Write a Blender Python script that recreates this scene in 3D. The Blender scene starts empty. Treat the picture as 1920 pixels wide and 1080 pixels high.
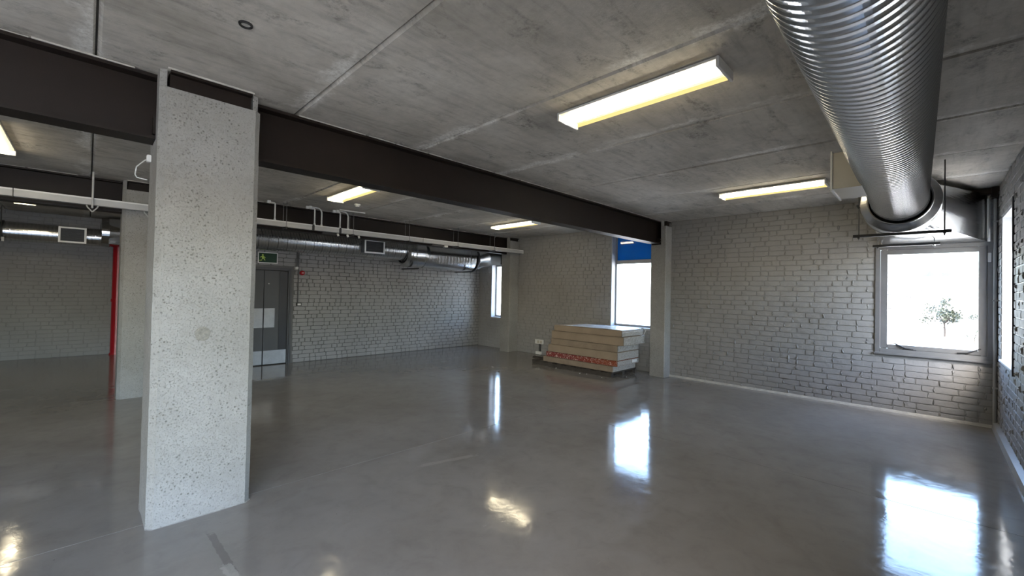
import bpy, bmesh, math, random
from mathutils import Vector, Matrix, noise as mnoise
rnd = random.Random(7)
SC = bpy.context.scene
COL = SC.collection
PI = math.pi

# ------------------------------------------------------------------ camera
H = 1.6
YAW, PITCH, ROLL = math.radians(44.865), math.radians(0.8124), math.radians(1.1731)
FPX, CY = 791.07, 535.4
fw = Vector((math.cos(YAW)*math.cos(PITCH), math.sin(YAW)*math.cos(PITCH), math.sin(PITCH)))
rt0 = Vector((math.sin(YAW), -math.cos(YAW), 0.0))
up0 = rt0.cross(fw)
RT = rt0*math.cos(ROLL) + up0*math.sin(ROLL)
UP = up0*math.cos(ROLL) - rt0*math.sin(ROLL)
CAMP = Vector((0, 0, H))
cd = bpy.data.cameras.new('camera'); cam = bpy.data.objects.new('camera', cd); COL.objects.link(cam)
cam.matrix_world = Matrix(((RT.x, UP.x, -fw.x, 0), (RT.y, UP.y, -fw.y, 0), (RT.z, UP.z, -fw.z, H), (0, 0, 0, 1)))
cd.sensor_width = 36.0; cd.lens = FPX/1920*36.0; cd.shift_y = -(540-CY)/1920
cd.clip_start = 0.05; cd.clip_end = 5000
SC.camera = cam
def project(p):
    q = Vector(p) - CAMP; d = q.dot(fw)
    if d < 0.05: return None
    return (960+FPX*q.dot(RT)/d, CY-FPX*q.dot(UP)/d, d)

# ------------------------------------------------------------------ view, world, sun
SC.view_settings.view_transform = 'Standard'
SC.view_settings.look = 'None'
SC.view_settings.gamma = 1.0
SC.view_settings.use_curve_mapping = False
SC.view_settings.exposure = 1.3
SUN_DIR = Vector((1.0, 0.30, -1.08)).normalized()
W = bpy.data.worlds.new('sky'); SC.world = W; W.use_nodes = True
wn = W.node_tree; wn.nodes.clear()
wo = wn.nodes.new('ShaderNodeOutputWorld'); wb = wn.nodes.new('ShaderNodeBackground')
sky = wn.nodes.new('ShaderNodeTexSky'); sky.sky_type = 'NISHITA'; sky.sun_disc = False
sky.sun_elevation = math.asin(-SUN_DIR.z); sky.sun_rotation = math.atan2(-SUN_DIR.x, -SUN_DIR.y)
sky.air_density = 1.0; sky.dust_density = 3.0; sky.ozone_density = 1.0
SKY_STRENGTH = 2.1
wb.inputs['Strength'].default_value = SKY_STRENGTH
wn.links.new(sky.outputs[0], wb.inputs['Color']); wn.links.new(wb.outputs[0], wo.inputs['Surface'])
sl = bpy.data.lights.new('sun', 'SUN'); sun = bpy.data.objects.new('sun', sl); COL.objects.link(sun)
sl.energy = 9.0; sl.angle = math.radians(0.53); sl.color = (1.0, 0.95, 0.86)
sun.rotation_euler = SUN_DIR.to_track_quat('-Z', 'Y').to_euler(); sun.location = (0, 0, 30)
TUBE, DIFF = 46.0, 0.55
try:
    SC.cycles.use_denoising = True
    SC.cycles.max_bounces = 10; SC.cycles.diffuse_bounces = 6; SC.cycles.glossy_bounces = 4
    SC.cycles.transparent_max_bounces = 12; SC.cycles.sample_clamp_indirect = 5
    SC.cycles.use_guiding = True; SC.cycles.use_surface_guiding = True; SC.cycles.guiding_training_samples = 32
except Exception: pass

# ------------------------------------------------------------------ helpers
def link(o): COL.objects.link(o); return o
def par(o, p):
    if p is not None: o.parent = p
    return o
def obj(name, verts, faces, m, parent=None, smooth=False, loc=None):
    me = bpy.data.meshes.new(name); me.from_pydata([tuple(v) for v in verts], [], faces); me.validate()
    bm = bmesh.new(); bm.from_mesh(me); bmesh.ops.recalc_face_normals(bm, faces=bm.faces); bm.to_mesh(me); bm.free()
    if m: me.materials.append(m)
    if smooth:
        for p in me.polygons: p.use_smooth = True
    o = bpy.data.objects.new(name, me); link(o); par(o, parent)
    if loc: o.location = loc
    return o
def bobj(name, bm, m, parent=None, smooth=False, loc=None):
    me = bpy.data.meshes.new(name); bmesh.ops.recalc_face_normals(bm, faces=bm.faces); bm.to_mesh(me); bm.free()
    if m: me.materials.append(m)
    if smooth:
        for p in me.polygons: p.use_smooth = True
    o = bpy.data.objects.new(name, me); link(o); par(o, parent)
    if loc: o.location = loc
    return o
def tag(o, label=None, cat=None, group=None, kind=None):
    if label: o['label'] = label
    if cat: o['category'] = cat
    if group: o['group'] = group
    if kind: o['kind'] = kind
    return o
def empty(name, loc=(0, 0, 0), label=None, cat=None, group=None, kind=None):
    o = bpy.data.objects.new(name, None); link(o); o.location = loc; o.empty_display_size = 0.1
    return tag(o, label, cat, group, kind)
class MB:
    """collects simple solids"""
    def __init__(s, org=(0, 0, 0)): s.v = []; s.f = []; s.o = Vector(org)
    def add(s, vs, fs):
        n = len(s.v); s.v += [Vector(v)-s.o for v in vs]; s.f += [tuple(i+n for i in f) for f in fs]; return s
    def box(s, a, b):
        x0, y0, z0 = a; x1, y1, z1 = b
        return s.add([(x0,y0,z0),(x1,y0,z0),(x1,y1,z0),(x0,y1,z0),(x0,y0,z1),(x1,y0,z1),(x1,y1,z1),(x0,y1,z1)],
                     [(0,3,2,1),(4,5,6,7),(0,1,5,4),(1,2,6,5),(2,3,7,6),(3,0,4,7)])
    def tube(s, pts, r, n=10, cap=True):
        pts = [Vector(p) for p in pts]; rings = []; prev = None
        for i, p in enumerate(pts):
            d = (pts[min(i+1, len(pts)-1)]-pts[max(i-1, 0)]).normalized()
            if prev is None:
                a = d.cross(Vector((0, 0, 1)));
                if a.length < 1e-3: a = d.cross(Vector((0, 1, 0)))
                a.normalize()
            else: a = (prev-d*prev.dot(d)).normalized()
            prev = a; b = d.cross(a)
            rr = r[i] if isinstance(r, (list, tuple)) else r
            rings.append([p+a*(math.cos(2*PI*k/n)*rr)+b*(math.sin(2*PI*k/n)*rr) for k in range(n)])
        vs = [v for rg in rings for v in rg]; fs = []
        for i in range(len(rings)-1):
            for k in range(n): fs.append((i*n+k, i*n+(k+1) % n, (i+1)*n+(k+1) % n, (i+1)*n+k))
        if cap: fs.append(tuple(range(n-1, -1, -1))); fs.append(tuple((len(rings)-1)*n+k for k in range(n)))
        return s.add(vs, fs)
    def prism(s, poly, fn0, fn1):
        n = len(poly); vs = [fn0(*p) for p in poly]+[fn1(*p) for p in poly]
        fs = [tuple(range(n-1, -1, -1)), tuple(range(n, 2*n))]+[(i, (i+1) % n, n+(i+1) % n, n+i) for i in range(n)]
        return s.add(vs, fs)
    def build(s, name, m, parent=None, smooth=False, bevel=0):
        o = obj(name, s.v, s.f, m, parent, smooth, tuple(s.o))
        if bevel:
            bm = bmesh.new(); bm.from_mesh(o.data)
            bmesh.ops.bevel(bm, geom=[e for e in bm.edges if len(e.link_faces) == 2 and e.calc_face_angle() > 0.6], offset=bevel, segments=2, affect='EDGES', clamp_overlap=True)
            bmesh.ops.recalc_face_normals(bm, faces=bm.faces); bm.to_mesh(o.data); bm.free()
        return o
def rel(o, root):
    """part built in world coordinates, parented to an Empty standing elsewhere"""
    o.parent = root; o.location = Vector(o.location)-Vector(root.location); return o

# ------------------------------------------------------------------ materials
def new_mat(name):
    m = bpy.data.materials.new(name); m.use_nodes = True
    nt = m.node_tree; b = nt.nodes.get('Principled BSDF')
    return m, nt, b
def N(nt, t, **kw):
    n = nt.nodes.new(t)
    for k, v in kw.items():
        if k in n.inputs: n.inputs[k].default_value = v
        else: setattr(n, k, v)
    return n
def wpos(nt, scale=(1, 1, 1)):
    g = N(nt, 'ShaderNodeNewGeometry'); mp = N(nt, 'ShaderNodeMapping'); mp.inputs['Scale'].default_value = scale
    nt.links.new(g.outputs['Position'], mp.inputs['Vector']); return mp.outputs[0]
def noise(nt, vec, scale, detail=6, rough=0.6, dist=0.0):
    n = N(nt, 'ShaderNodeTexNoise'); n.inputs['Scale'].default_value = scale; n.inputs['Detail'].default_value = detail
    n.inputs['Roughness'].default_value = rough; n.inputs['Distortion'].default_value = dist
    nt.links.new(vec, n.inputs['Vector']); return n.outputs['Fac']
def ramp(nt, fac, stops):
    r = N(nt, 'ShaderNodeValToRGB'); e = r.color_ramp.elements
    while len(e) < len(stops): e.new(0.5)
    for el, (p, c) in zip(e, stops):
        el.position = p; el.color = (*c, 1) if len(c) == 3 else c
    nt.links.new(fac, r.inputs['Fac']); return r.outputs['Color']
def g(v): return (v, v, v)
def mixc(nt, fac, a, b, mode='MIX'):
    m = N(nt, 'ShaderNodeMix', data_type='RGBA', blend_type=mode)
    for s, k in ((fac, 0), (a, 6), (b, 7)):
        if isinstance(s, (int, float)): m.inputs[k].default_value = s
        elif isinstance(s, tuple): m.inputs[k].default_value = (*s, 1)
        else: nt.links.new(s, m.inputs[k])
    return m.outputs[2]
def mth(nt, op, a, b=None, clamp=False):
    m = N(nt, 'ShaderNodeMath', operation=op, use_clamp=clamp)
    for i, s in enumerate((a, b)):
        if s is None: continue
        if isinstance(s, (int, float)): m.inputs[i].default_value = s
        else: nt.links.new(s, m.inputs[i])
    return m.outputs[0]
def bump(nt, b, h, strength=0.3, dist=0.01, prev=None):
    n = N(nt, 'ShaderNodeBump'); n.inputs['Strength'].default_value = strength; n.inputs['Distance'].default_value = dist
    nt.links.new(h, n.inputs['Height'])
    if prev is not None: nt.links.new(prev, n.inputs['Normal'])
    nt.links.new(n.outputs[0], b.inputs['Normal']); return n.outputs[0]
def simple(name, col, rough=0.5, metal=0.0, var=0.0, vs=8.0, bmp=0.0, bs=60.0, spec=0.5):
    m, nt, b = new_mat(name)
    b.inputs['Roughness'].default_value = rough; b.inputs['Metallic'].default_value = metal
    b.inputs['Specular IOR Level'].default_value = spec
    if var:
        p = wpos(nt); f = noise(nt, p, vs)
        c = ramp(nt, f, [(0.25, tuple(x*(1-var) for x in col)), (0.75, tuple(min(1, x*(1+var)) for x in col))])
        nt.links.new(c, b.inputs['Base Color'])
    else: b.inputs['Base Color'].default_value = (*col, 1)
    if bmp:
        p = wpos(nt); bump(nt, b, noise(nt, p, bs, 4), bmp, 0.004)
    return m
def emis(name, col, s):
    m, nt, b = new_mat(name); nt.nodes.remove(b); e = N(nt, 'ShaderNodeEmission'); e.inputs['Color'].default_value = (*col, 1); e.inputs['Strength'].default_value = s
    nt.links.new(e.outputs[0], nt.nodes['Material Output'].inputs['Surface']); return m

def m_wallpaint(name, c0, c1, rough=0.42, bstr=0.35):
    m, nt, b = new_mat(name); p = wpos(nt)
    n1 = noise(nt, p, 1.3, 5); n2 = noise(nt, p, 45, 5, 0.65); n3 = noise(nt, p, 170, 3)
    c = ramp(nt, n1, [(0.3, c0), (0.7, c1)])
    d = ramp(nt, noise(nt, p, 22, 6, 0.7), [(0.28, g(0.6)), (0.4, g(1.0))])
    nt.links.new(mixc(nt, 0.55, c, d, 'MULTIPLY'), b.inputs['Base Color'])
    nt.links.new(ramp(nt, n2, [(0.3, g(rough-0.1)), (0.7, g(rough+0.15))]), b.inputs['Roughness'])
    h = mth(nt, 'ADD', n2, mth(nt, 'MULTIPLY', n3, 0.35))
    b.inputs['Specular IOR Level'].default_value = 0.22; bump(nt, b, h, bstr, 0.008)
    return m
M = {}
M['wall'] = m_wallpaint('grey_wall_paint', (0.228, 0.224, 0.22), (0.272, 0.268, 0.264))
M['brick'] = m_wallpaint('grey_painted_brick', (0.265, 0.26, 0.256), (0.315, 0.311, 0.308), 0.60, 0.45)
M['joint'] = m_wallpaint('joint_shade_tone', (0.115, 0.113, 0.111), (0.145, 0.143, 0.141))  # recess shade of the brick joints put into this base colour
M['plaster'] = m_wallpaint('pale_reveal_paint', (0.42, 0.43, 0.45), (0.5, 0.51, 0.53), 0.5, 0.1)

def m_concrete():
    m, nt, b = new_mat('precast_concrete_soffit'); p = wpos(nt)
    big = noise(nt, p, 0.9, 7, 0.62, 0.3); fine = noise(nt, p, 14, 6, 0.7)
    st = noise(nt, wpos(nt, (0.9, 7, 1)), 2.2, 6, 0.65, 0.4)
    c = ramp(nt, big, [(0.3, (0.34, 0.318, 0.278)), (0.5, (0.47, 0.442, 0.395)), (0.7, (0.58, 0.553, 0.505))])
    c = mixc(nt, 0.5, c, ramp(nt, st, [(0.33, g(0.62)), (0.5, g(1.0)), (0.75, g(1.12))]), 'MULTIPLY')
    c = mixc(nt, 0.4, c, ramp(nt, fine, [(0.3, g(0.7)), (0.62, g(1.1))]), 'MULTIPLY')
    # dark blotches of old damp
    bl = ramp(nt, noise(nt, wpos(nt, (0.7, 1.5, 1)), 2.6, 7, 0.7, 0.8), [(0.53, g(0)), (0.66, g(1))])
    bl = mth(nt, 'MULTIPLY', bl, ramp(nt, noise(nt, p, 30, 4, 0.8), [(0.42, g(0)), (0.6, g(1))]))
    c = mixc(nt, mth(nt, 'MULTIPLY', bl, 0.7), c, (0.09, 0.085, 0.075))
    # lime efflorescence beside the plank joints
    sx = N(nt, 'ShaderNodeSeparateXYZ'); nt.links.new(wpos(nt), sx.inputs[0])
    wob = mth(nt, 'MULTIPLY', mth(nt, 'SUBTRACT', noise(nt, wpos(nt), 4.5, 6, 0.7), 0.5), 0.35)
    fr = mth(nt, 'FRACT', mth(nt, 'DIVIDE', mth(nt, 'ADD', mth(nt, 'ADD', sx.outputs['X'], 12.0 + 0.10), wob), 1.195))
    dd = mth(nt, 'ABSOLUTE', mth(nt, 'SUBTRACT', fr, 0.09))
    near = ramp(nt, dd, [(0.0, g(1)), (0.03, g(0.9)), (0.075, g(0))])
    ms = ramp(nt, noise(nt, wpos(nt, (1, 0.45, 1)), 1.7, 4), [(0.47, g(0)), (0.54, g(1))])
    ms = mth(nt, 'MULTIPLY', ms, ramp(nt, noise(nt, wpos(nt), 38, 5, 0.8), [(0.35, g(0.1)), (0.62, g(1))]))
    c = mixc(nt, mth(nt, 'MULTIPLY', mth(nt, 'MULTIPLY', near, ms), 0.95), c, (0.80, 0.79, 0.75))
    nt.links.new(c, b.inputs['Base Color']); b.inputs['Roughness'].default_value = 0.8
    bump(nt, b, mth(nt, 'ADD', fine, mth(nt, 'MULTIPLY', st, 0.8)), 0.35, 0.01)
    return m
M['soffit'] = m_concrete()
def m_column():
    m, nt, b = new_mat('cast_column_concrete'); p = wpos(nt)
    big = noise(nt, p, 1.6, 6, 0.6); fine = noise(nt, p, 26, 6, 0.7)
    c = ramp(nt, big, [(0.3, (0.25, 0.243, 0.225)), (0.7, (0.335, 0.33, 0.316))])
    c = mixc(nt, 0.35, c, ramp(nt, fine, [(0.3, g(0.7)), (0.6, g(1.08))]), 'MULTIPLY')
    v = N(nt, 'ShaderNodeTexVoronoi'); v.inputs['Scale'].default_value = 42; nt.links.new(p, v.inputs['Vector'])
    v2 = N(nt, 'ShaderNodeTexVoronoi'); v2.inputs['Scale'].default_value = 17; nt.links.new(p, v2.inputs['Vector'])
    area = ramp(nt, noise(nt, p, 5, 4), [(0.42, g(0)), (0.6, g(1))])
    pit = mth(nt, 'MULTIPLY', ramp(nt, v.outputs['Distance'], [(0.12, g(1)), (0.3, g(0))]), area)
    pit2 = mth(nt, 'MULTIPLY', ramp(nt, v2.outputs['Distance'], [(0.03, g(1)), (0.085, g(0))]), 0.8)
    pits = mth(nt, 'MAXIMUM', pit, pit2)
    spk = ramp(nt, noise(nt, p, 105, 4, 0.7), [(0.37, g(1)), (0.44, g(0))])
    pits = mth(nt, 'MAXIMUM', pits, mth(nt, 'MULTIPLY', spk, 0.6))
    c = mixc(nt, mth(nt, 'MULTIPLY', pits, 0.85), c, (0.13, 0.125, 0.11))
    nt.links.new(c, b.inputs['Base Color']); b.inputs['Roughness'].default_value = 0.78
    bump(nt, b, mth(nt, 'SUBTRACT', mth(nt, 'MULTIPLY', fine, 0.5), pits), 0.6, 0.006)
    return m
M['column'] = m_column()
def m_floor():
    m, nt, b = new_mat('polished_painted_floor'); p = wpos(nt)
    big = noise(nt, p, 0.7, 6, 0.6, 0.4); mid = noise(nt, p, 5, 7, 0.68, 0.5); fine = noise(nt, p, 60, 4, 0.7)
    c = ramp(nt, big, [(0.3, (0.185, 0.170, 0.154)), (0.7, (0.245, 0.232, 0.217))])
    c = mixc(nt, 0.45, c, ramp(nt, mid, [(0.3, g(0.75)), (0.5, g(1.0)), (0.74, g(1.15))]), 'MULTIPLY')
    sp = ramp(nt, noise(nt, p, 34, 3, 0.6), [(0.24, g(1)), (0.27, g(0))])
    c = mixc(nt, mth(nt, 'MULTIPLY', sp, 0.8), c, (0.05, 0.045, 0.04))
    sc = noise(nt, wpos(nt, (2.2, 14, 1)), 1.6, 5, 0.7, 1.2)
    c = mixc(nt, mth(nt, 'MULTIPLY', ramp(nt, sc, [(0.68, g(0)), (0.76, g(1))]), 0.30), c, (0.36, 0.35, 0.33))
    # dragged dark scuff near the viewer with a chipped pale tail, and a pale repaired ridge
    def patch(x, y, ang, l, w, seed):
        mp = N(nt, 'ShaderNodeMapping', vector_type='TEXTURE'); mp.inputs['Location'].default_value = (x, y, 0); mp.inputs['Rotation'].default_value = (0, 0, ang); mp.inputs['Scale'].default_value = (l, w, 1)
        nt.links.new(wpos(nt), mp.inputs['Vector']); s_ = N(nt, 'ShaderNodeSeparateXYZ'); nt.links.new(mp.outputs[0], s_.inputs[0])
        nz = mth(nt, 'MULTIPLY', mth(nt, 'SUBTRACT', noise(nt, wpos(nt), seed, 5, 0.7), 0.5), 1.3)
        d = mth(nt, 'MAXIMUM', mth(nt, 'ABSOLUTE', s_.outputs['X']), mth(nt, 'ABSOLUTE', s_.outputs['Y']))
        return ramp(nt, mth(nt, 'ADD', d, nz), [(0.8, g(1)), (1.0, g(0))])
    c = mixc(nt, mth(nt, 'MULTIPLY', patch(0.605, 3.02, math.radians(-88), 0.30, 0.022, 14), 0.5), c, (0.09, 0.083, 0.076))
    c = mixc(nt, mth(nt, 'MULTIPLY', patch(0.60, 2.78, math.radians(-85), 0.09, 0.03, 30), 0.4), c, (0.38, 0.37, 0.345))
    c = mixc(nt, mth(nt, 'MULTIPLY', patch(2.42, 3.22, math.radians(-15), 0.30, 0.03, 9), 0.35), c, (0.36, 0.345, 0.315))
    nt.links.new(c, b.inputs['Base Color'])
    nt.links.new(ramp(nt, mid, [(0.3, g(0.06)), (0.55, g(0.10)), (0.8, g(0.24))]), b.inputs['Roughness'])
    b.inputs['IOR'].default_value = 1.5
    pr = bump(nt, b, noise(nt, wpos(nt, (1, 1, 1)), 7, 3, 0.55, 0.6), 0.075, 0.01)
    bump(nt, b, mth(nt, 'ADD', mth(nt, 'MULTIPLY', fine, 0.4), mid), 0.035, 0.004, pr)
    return m
M['floor'] = m_floor()
def m_metal(name, col, r0, r1, aniso=(1, 1, 1)):
    m, nt, b = new_mat(name); b.inputs['Metallic'].default_value = 1.0; p = wpos(nt)
    n = noise(nt, p, 9, 5, 0.6)
    nt.links.new(ramp(nt, n, [(0.3, tuple(x*0.86 for x in col)), (0.7, col)]), b.inputs['Base Color'])
    nt.links.new(ramp(nt, noise(nt, p, 22, 4), [(0.3, g(r0)), (0.7, g(r1))]), b.inputs['Roughness'])
    return m
M['duct'] = simple('galvanised_duct', (0.66, 0.67, 0.67), 0.24, 1.0)
M['sheet'] = simple('galvanised_sheet', (0.42, 0.42, 0.415), 0.15, 1.0)
M['seam'] = simple('groove_shade_seam', (0.05, 0.05, 0.05), 0.45, 0.6)  # shade inside the duct grooves put into the seam colour
M['sleeve'] = simple('dull_galvanised_sleeve', (0.46, 0.46, 0.45), 0.36, 1.0)
M['steel'] = simple('dark_brown_steel_paint', (0.0135, 0.0088, 0.0068), 0.5, 0, 0.25, 3.0, 0.08, 30, 0.25)
M['blackmetal'] = simple('black_strut_steel', (0.018, 0.018, 0.019), 0.5)
M['white'] = simple('white_enamel', (0.68, 0.68, 0.66), 0.4, 0, 0.06, 5)
M['bright'] = simple('bright_white_enamel', (0.84, 0.84, 0.82), 0.4)
M['offwhite'] = simple('grey_white_trunking', (0.42, 0.42, 0.41), 0.42, 0, 0.1, 4)
M['framegrey'] = simple('grey_frame_paint', (0.15, 0.15, 0.153), 0.4, 0, 0.1, 6)
M['alu'] = simple('pale_grey_window_frame', (0.30, 0.30, 0.30), 0.4, 0, 0.08, 6)
M['doorgrey'] = simple('dark_grey_door_paint', (0.075, 0.077, 0.082), 0.4, 0, 0.08, 3)
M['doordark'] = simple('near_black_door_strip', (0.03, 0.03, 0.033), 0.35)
M['stainless'] = m_metal('brushed_stainless_plate', (0.45, 0.45, 0.46), 0.35, 0.55)
M['black'] = simple('black_plastic', (0.015, 0.015, 0.015), 0.5)
M['red'] = simple('red_enamel', (0.36, 0.008, 0.016), 0.3, 0, 0.1, 4)
M['tan'] = simple('tan_mattress_fabric', (0.31, 0.245, 0.18), 0.8, 0, 0.12, 3, 0.2, 300)
M['dustytan'] = simple('dusty_tan_fabric', (0.27, 0.215, 0.16), 0.85, 0, 0.18, 5, 0.2, 300)
def m_speckle():
    m, nt, b = new_mat('speckled_end_fabric'); p = wpos(nt)
    c = ramp(nt, noise(nt, p, 38, 5, 0.75), [(0.35, (0.24, 0.22, 0.195)), (0.55, (0.40, 0.385, 0.35)), (0.72, (0.6, 0.59, 0.56))])
    nt.links.new(c, b.inputs['Base Color']); b.inputs['Roughness'].default_value = 0.6
    bump(nt, b, noise(nt, p, 50, 4), 0.5, 0.01); return m
M['speckle'] = m_speckle()
def m_floral():
    m, nt, b = new_mat('red_floral_cover'); p = wpos(nt)
    f = noise(nt, p, 16, 3, 0.6, 2.2)
    sx = N(nt, 'ShaderNodeSeparateXYZ'); nt.links.new(wpos(nt), sx.inputs[0])
    warm = ramp(nt, mth(nt, 'SUBTRACT', 5.2, sx.outputs['Y'], True), [(0.0, (0.19, 0.03, 0.028)), (0.9, (0.25, 0.06, 0.025))])
    c = mixc(nt, ramp(nt, f, [(0.56, g(0)), (0.6, g(1))]), warm, (0.62, 0.50, 0.44))
    c = mixc(nt, ramp(nt, noise(nt, p, 30, 2, 0.5, 1.5), [(0.66, g(0)), (0.7, g(1))]), c, (0.5, 0.28, 0.10))
    nt.links.new(c, b.inputs['Base Color']); b.inputs['Roughness'].default_value = 0.7; return m
M['floral'] = m_floral()
def m_plastic():
    m, nt, b = new_mat('wrinkled_clear_plastic'); p = wpos(nt)
    nt.links.new(ramp(nt, noise(nt, p, 6, 5), [(0.3, (0.42, 0.41, 0.40)), (0.65, (0.72, 0.72, 0.72))]), b.inputs['Base Color'])
    b.inputs['Roughness'].default_value = 0.22
    bump(nt, b, noise(nt, p, 14, 5, 0.6, 1.0), 0.5, 0.02); return m
M['plastic'] = m_plastic()
M['pallet'] = simple('dark_dirty_pallet_wood', (0.055, 0.047, 0.04), 0.8, 0, 0.35, 8, 0.4, 60)
M['paper'] = simple('white_paper', (0.7, 0.7, 0.68), 0.7)
M['grout'] = simple('pale_mortar_fillet', (0.40, 0.385, 0.35), 0.8, 0, 0.25, 12, 0.5, 40)
M['plinth'] = simple('light_grey_plinth_paint', (0.36, 0.37, 0.38), 0.4, 0, 0.12, 6, 0.2, 40)
M['scar'] = simple('rough_mortar_scar', (0.21, 0.20, 0.175), 0.85, 0, 0.35, 60, 0.8, 90)
M['jointfill'] = simple('dark_joint_mortar', (0.10, 0.095, 0.088), 0.9, 0, 0.3, 8)
M['void'] = simple('joint_shadow_grey', (0.03, 0.028, 0.026), 0.9)
M['boxcream'] = simple('cream_register_sheet', (0.48, 0.45, 0.38), 0.4, 0.0, 0.06, 5)
M['signgreen'] = simple('dark_green_sign_face', (0.012, 0.045, 0.022), 0.25)
M['signlime'] = simple('lime_pictogram', (0.45, 0.62, 0.12), 0.4)
M['tube'] = emis('fluorescent_tube', (1.0, 0.91, 0.75), TUBE)
def m_diff():
    m, nt, b = new_mat('prismatic_diffuser'); nt.nodes.remove(b)
    e = N(nt, 'ShaderNodeEmission'); e.inputs['Color'].default_value = (1.0, 0.76, 0.30, 1); e.inputs['Strength'].default_value = DIFF
    t = N(nt, 'ShaderNodeBsdfTransparent'); t.inputs['Color'].default_value = (1, 0.95, 0.8, 1)
    mx = N(nt, 'ShaderNodeMixShader'); mx.inputs[0].default_value = 0.35
    nt.links.new(e.outputs[0], mx.inputs[1]); nt.links.new(t.outputs[0], mx.inputs[2])
    nt.links.new(mx.outputs[0], nt.nodes['Material Output'].inputs['Surface']); return m
M['diff'] = m_diff()
def m_glass():
    m, nt, b = new_mat('window_glass'); nt.nodes.remove(b)
    t = N(nt, 'ShaderNodeBsdfTransparent'); t.inputs['Color'].default_value = (0.93, 0.95, 0.95, 1)
    gl = N(nt, 'ShaderNodeBsdfGlossy'); gl.inputs['Roughness'].default_value = 0.0
    fr = N(nt, 'ShaderNodeFresnel'); gb = N(nt, 'ShaderNodeNewGeometry')
    nt.links.new(mth(nt, 'ADD', 1.45, mth(nt, 'MULTIPLY', gb.outputs['Backfacing'], 1/1.45-1.45)), fr.inputs['IOR'])
    mx = N(nt, 'ShaderNodeMixShader'); nt.links.new(fr.outputs[0], mx.inputs[0])
    nt.links.new(t.outputs[0], mx.inputs[1]); nt.links.new(gl.outputs[0], mx.inputs[2])
    nt.links.new(mx.outputs[0], nt.nodes['Material Output'].inputs['Surface']); return m
M['glass'] = m_glass()
def m_blue():
    m, nt, b = new_mat('blue_glazing_panel')
    b.inputs['Base Color'].default_value = (0.006, 0.16, 0.5, 1); b.inputs['Roughness'].default_value = 0.03
    tr = N(nt, 'ShaderNodeBsdfTranslucent'); tr.inputs['Color'].default_value = (0.001, 0.02, 0.06, 1)
    mx = N(nt, 'ShaderNodeAddShader'); out = nt.nodes['Material Output']
    nt.links.new(b.outputs[0], mx.inputs[0]); nt.links.new(tr.outputs[0], mx.inputs[1]); nt.links.new(mx.outputs[0], out.inputs['Surface'])
    return m
M['blue'] = m_blue()

# ------------------------------------------------------------------ main dimensions
CEIL = 3.04
XF, XM = 8.12, 8.22            # far wall: right bay, other bays
YD, YR, YS = 9.565, 13.23, -0.60   # door wall, rear bay wall, right (window) wall
XL = -6.0
XRET = 0.72                    # return wall between rear bay and door wall

# ------------------------------------------------------------------ floor: slabs between saw cuts
floor = MB().box((XL-0.3, YS-0.3, -0.25), (XM+0.2, YR+0.3, -0.012)).build('floor', M['void'])
tag(floor, 'grey painted polished concrete floor of the empty hall', 'floor', kind='structure')
xs = [XL, 0.0-3.2, 4.54, XM+0.02]; ys = [YS-0.02, 3.71, 8.05, YR+0.02]
for i in range(3):
    for j in range(3):
        a = (xs[i]+0.0025, ys[j]+0.0025, -0.03); b_ = (xs[i+1]-0.0025, ys[j+1]-0.0025, 0.0)
        MB().box(a, b_).build('slab', M['floor'], floor)

# ------------------------------------------------------------------ ceiling: precast planks
ceil_ = MB().box((XL-0.3, YS-0.3, CEIL+0.035), (XM+0.3, YR+0.3, CEIL+0.3)).build('ceiling', M['jointfill'])
tag(ceil_, 'bare precast concrete plank ceiling with long joints', 'ceiling', kind='structure')
bays = [(YS-0.02, 3.855), (3.858, 8.165), (8.168, YR+0.05)]
for k in range(-5, 7):
    for y0, y1 in bays:
        x0, x1 = k*1.195+0.005, (k+1)*1.195-0.005
        if k == 6: x1 = XM+0.02
        dz = rnd.uniform(-0.004, 0.004)
        z = CEIL+dz+0.004; c = 0.016+rnd.uniform(0, 0.006)
        vs = []; n = 1
        poly = [(x0, z+c), (x0+c, z), (x1-c*0.6, z), (x1, z+c), (x1, z+0.11), (x0, z+0.11)]
        MB().prism(poly, lambda x, zz: (x, y0, zz), lambda x, zz: (x, y1, zz)).build('plank', M['soffit'], ceil_)

# ------------------------------------------------------------------ walls
def wall_boxes(u0, u1, z0, z1, ops):
    """split rectangle minus openings into rectangles"""
    us = sorted({u0, u1, *[o[0] for o in ops], *[o[1] for o in ops]}); out = []
    for a, b in zip(us[:-1], us[1:]):
        if a < u0 or b > u1: continue
        segs = [(z0, z1)]
        for o in ops:
            if o[0] <= a and o[1] >= b:
                ns = []
                for s in segs:
                    if o[2] > s[0]: ns.append((s[0], min(o[2], s[1])))
                    if o[3] < s[1]: ns.append((max(o[3], s[0]), s[1]))
                segs = ns
        out += [(a, b, s0, s1) for s0, s1 in segs if s1-s0 > 1e-4]
    return out
def wall(name, label, axis, plane, thick, u0, u1, ops, z1=CEIL+0.03, mat='wall'):
    """axis 'X': wall at x=plane facing -x; 'Y-': at y=plane facing -y; 'Y+': facing +y; 'X+': facing +x"""
    mb = MB()
    for a, b, s0, s1 in wall_boxes(u0, u1, 0.0, z1, ops):
        if axis == 'X': mb.box((plane, a, s0), (plane+thick, b, s1))
        elif axis == 'X+': mb.box((plane-thick, a, s0), (plane, b, s1))
        elif axis == 'Y-': mb.box((a, plane, s0), (b, plane+thick, s1))
        else: mb.box((a, plane-thick, s0), (b, plane, s1))
    o = mb.build(name, M[mat]); tag(o, label, 'wall', kind='structure'); return o

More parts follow.
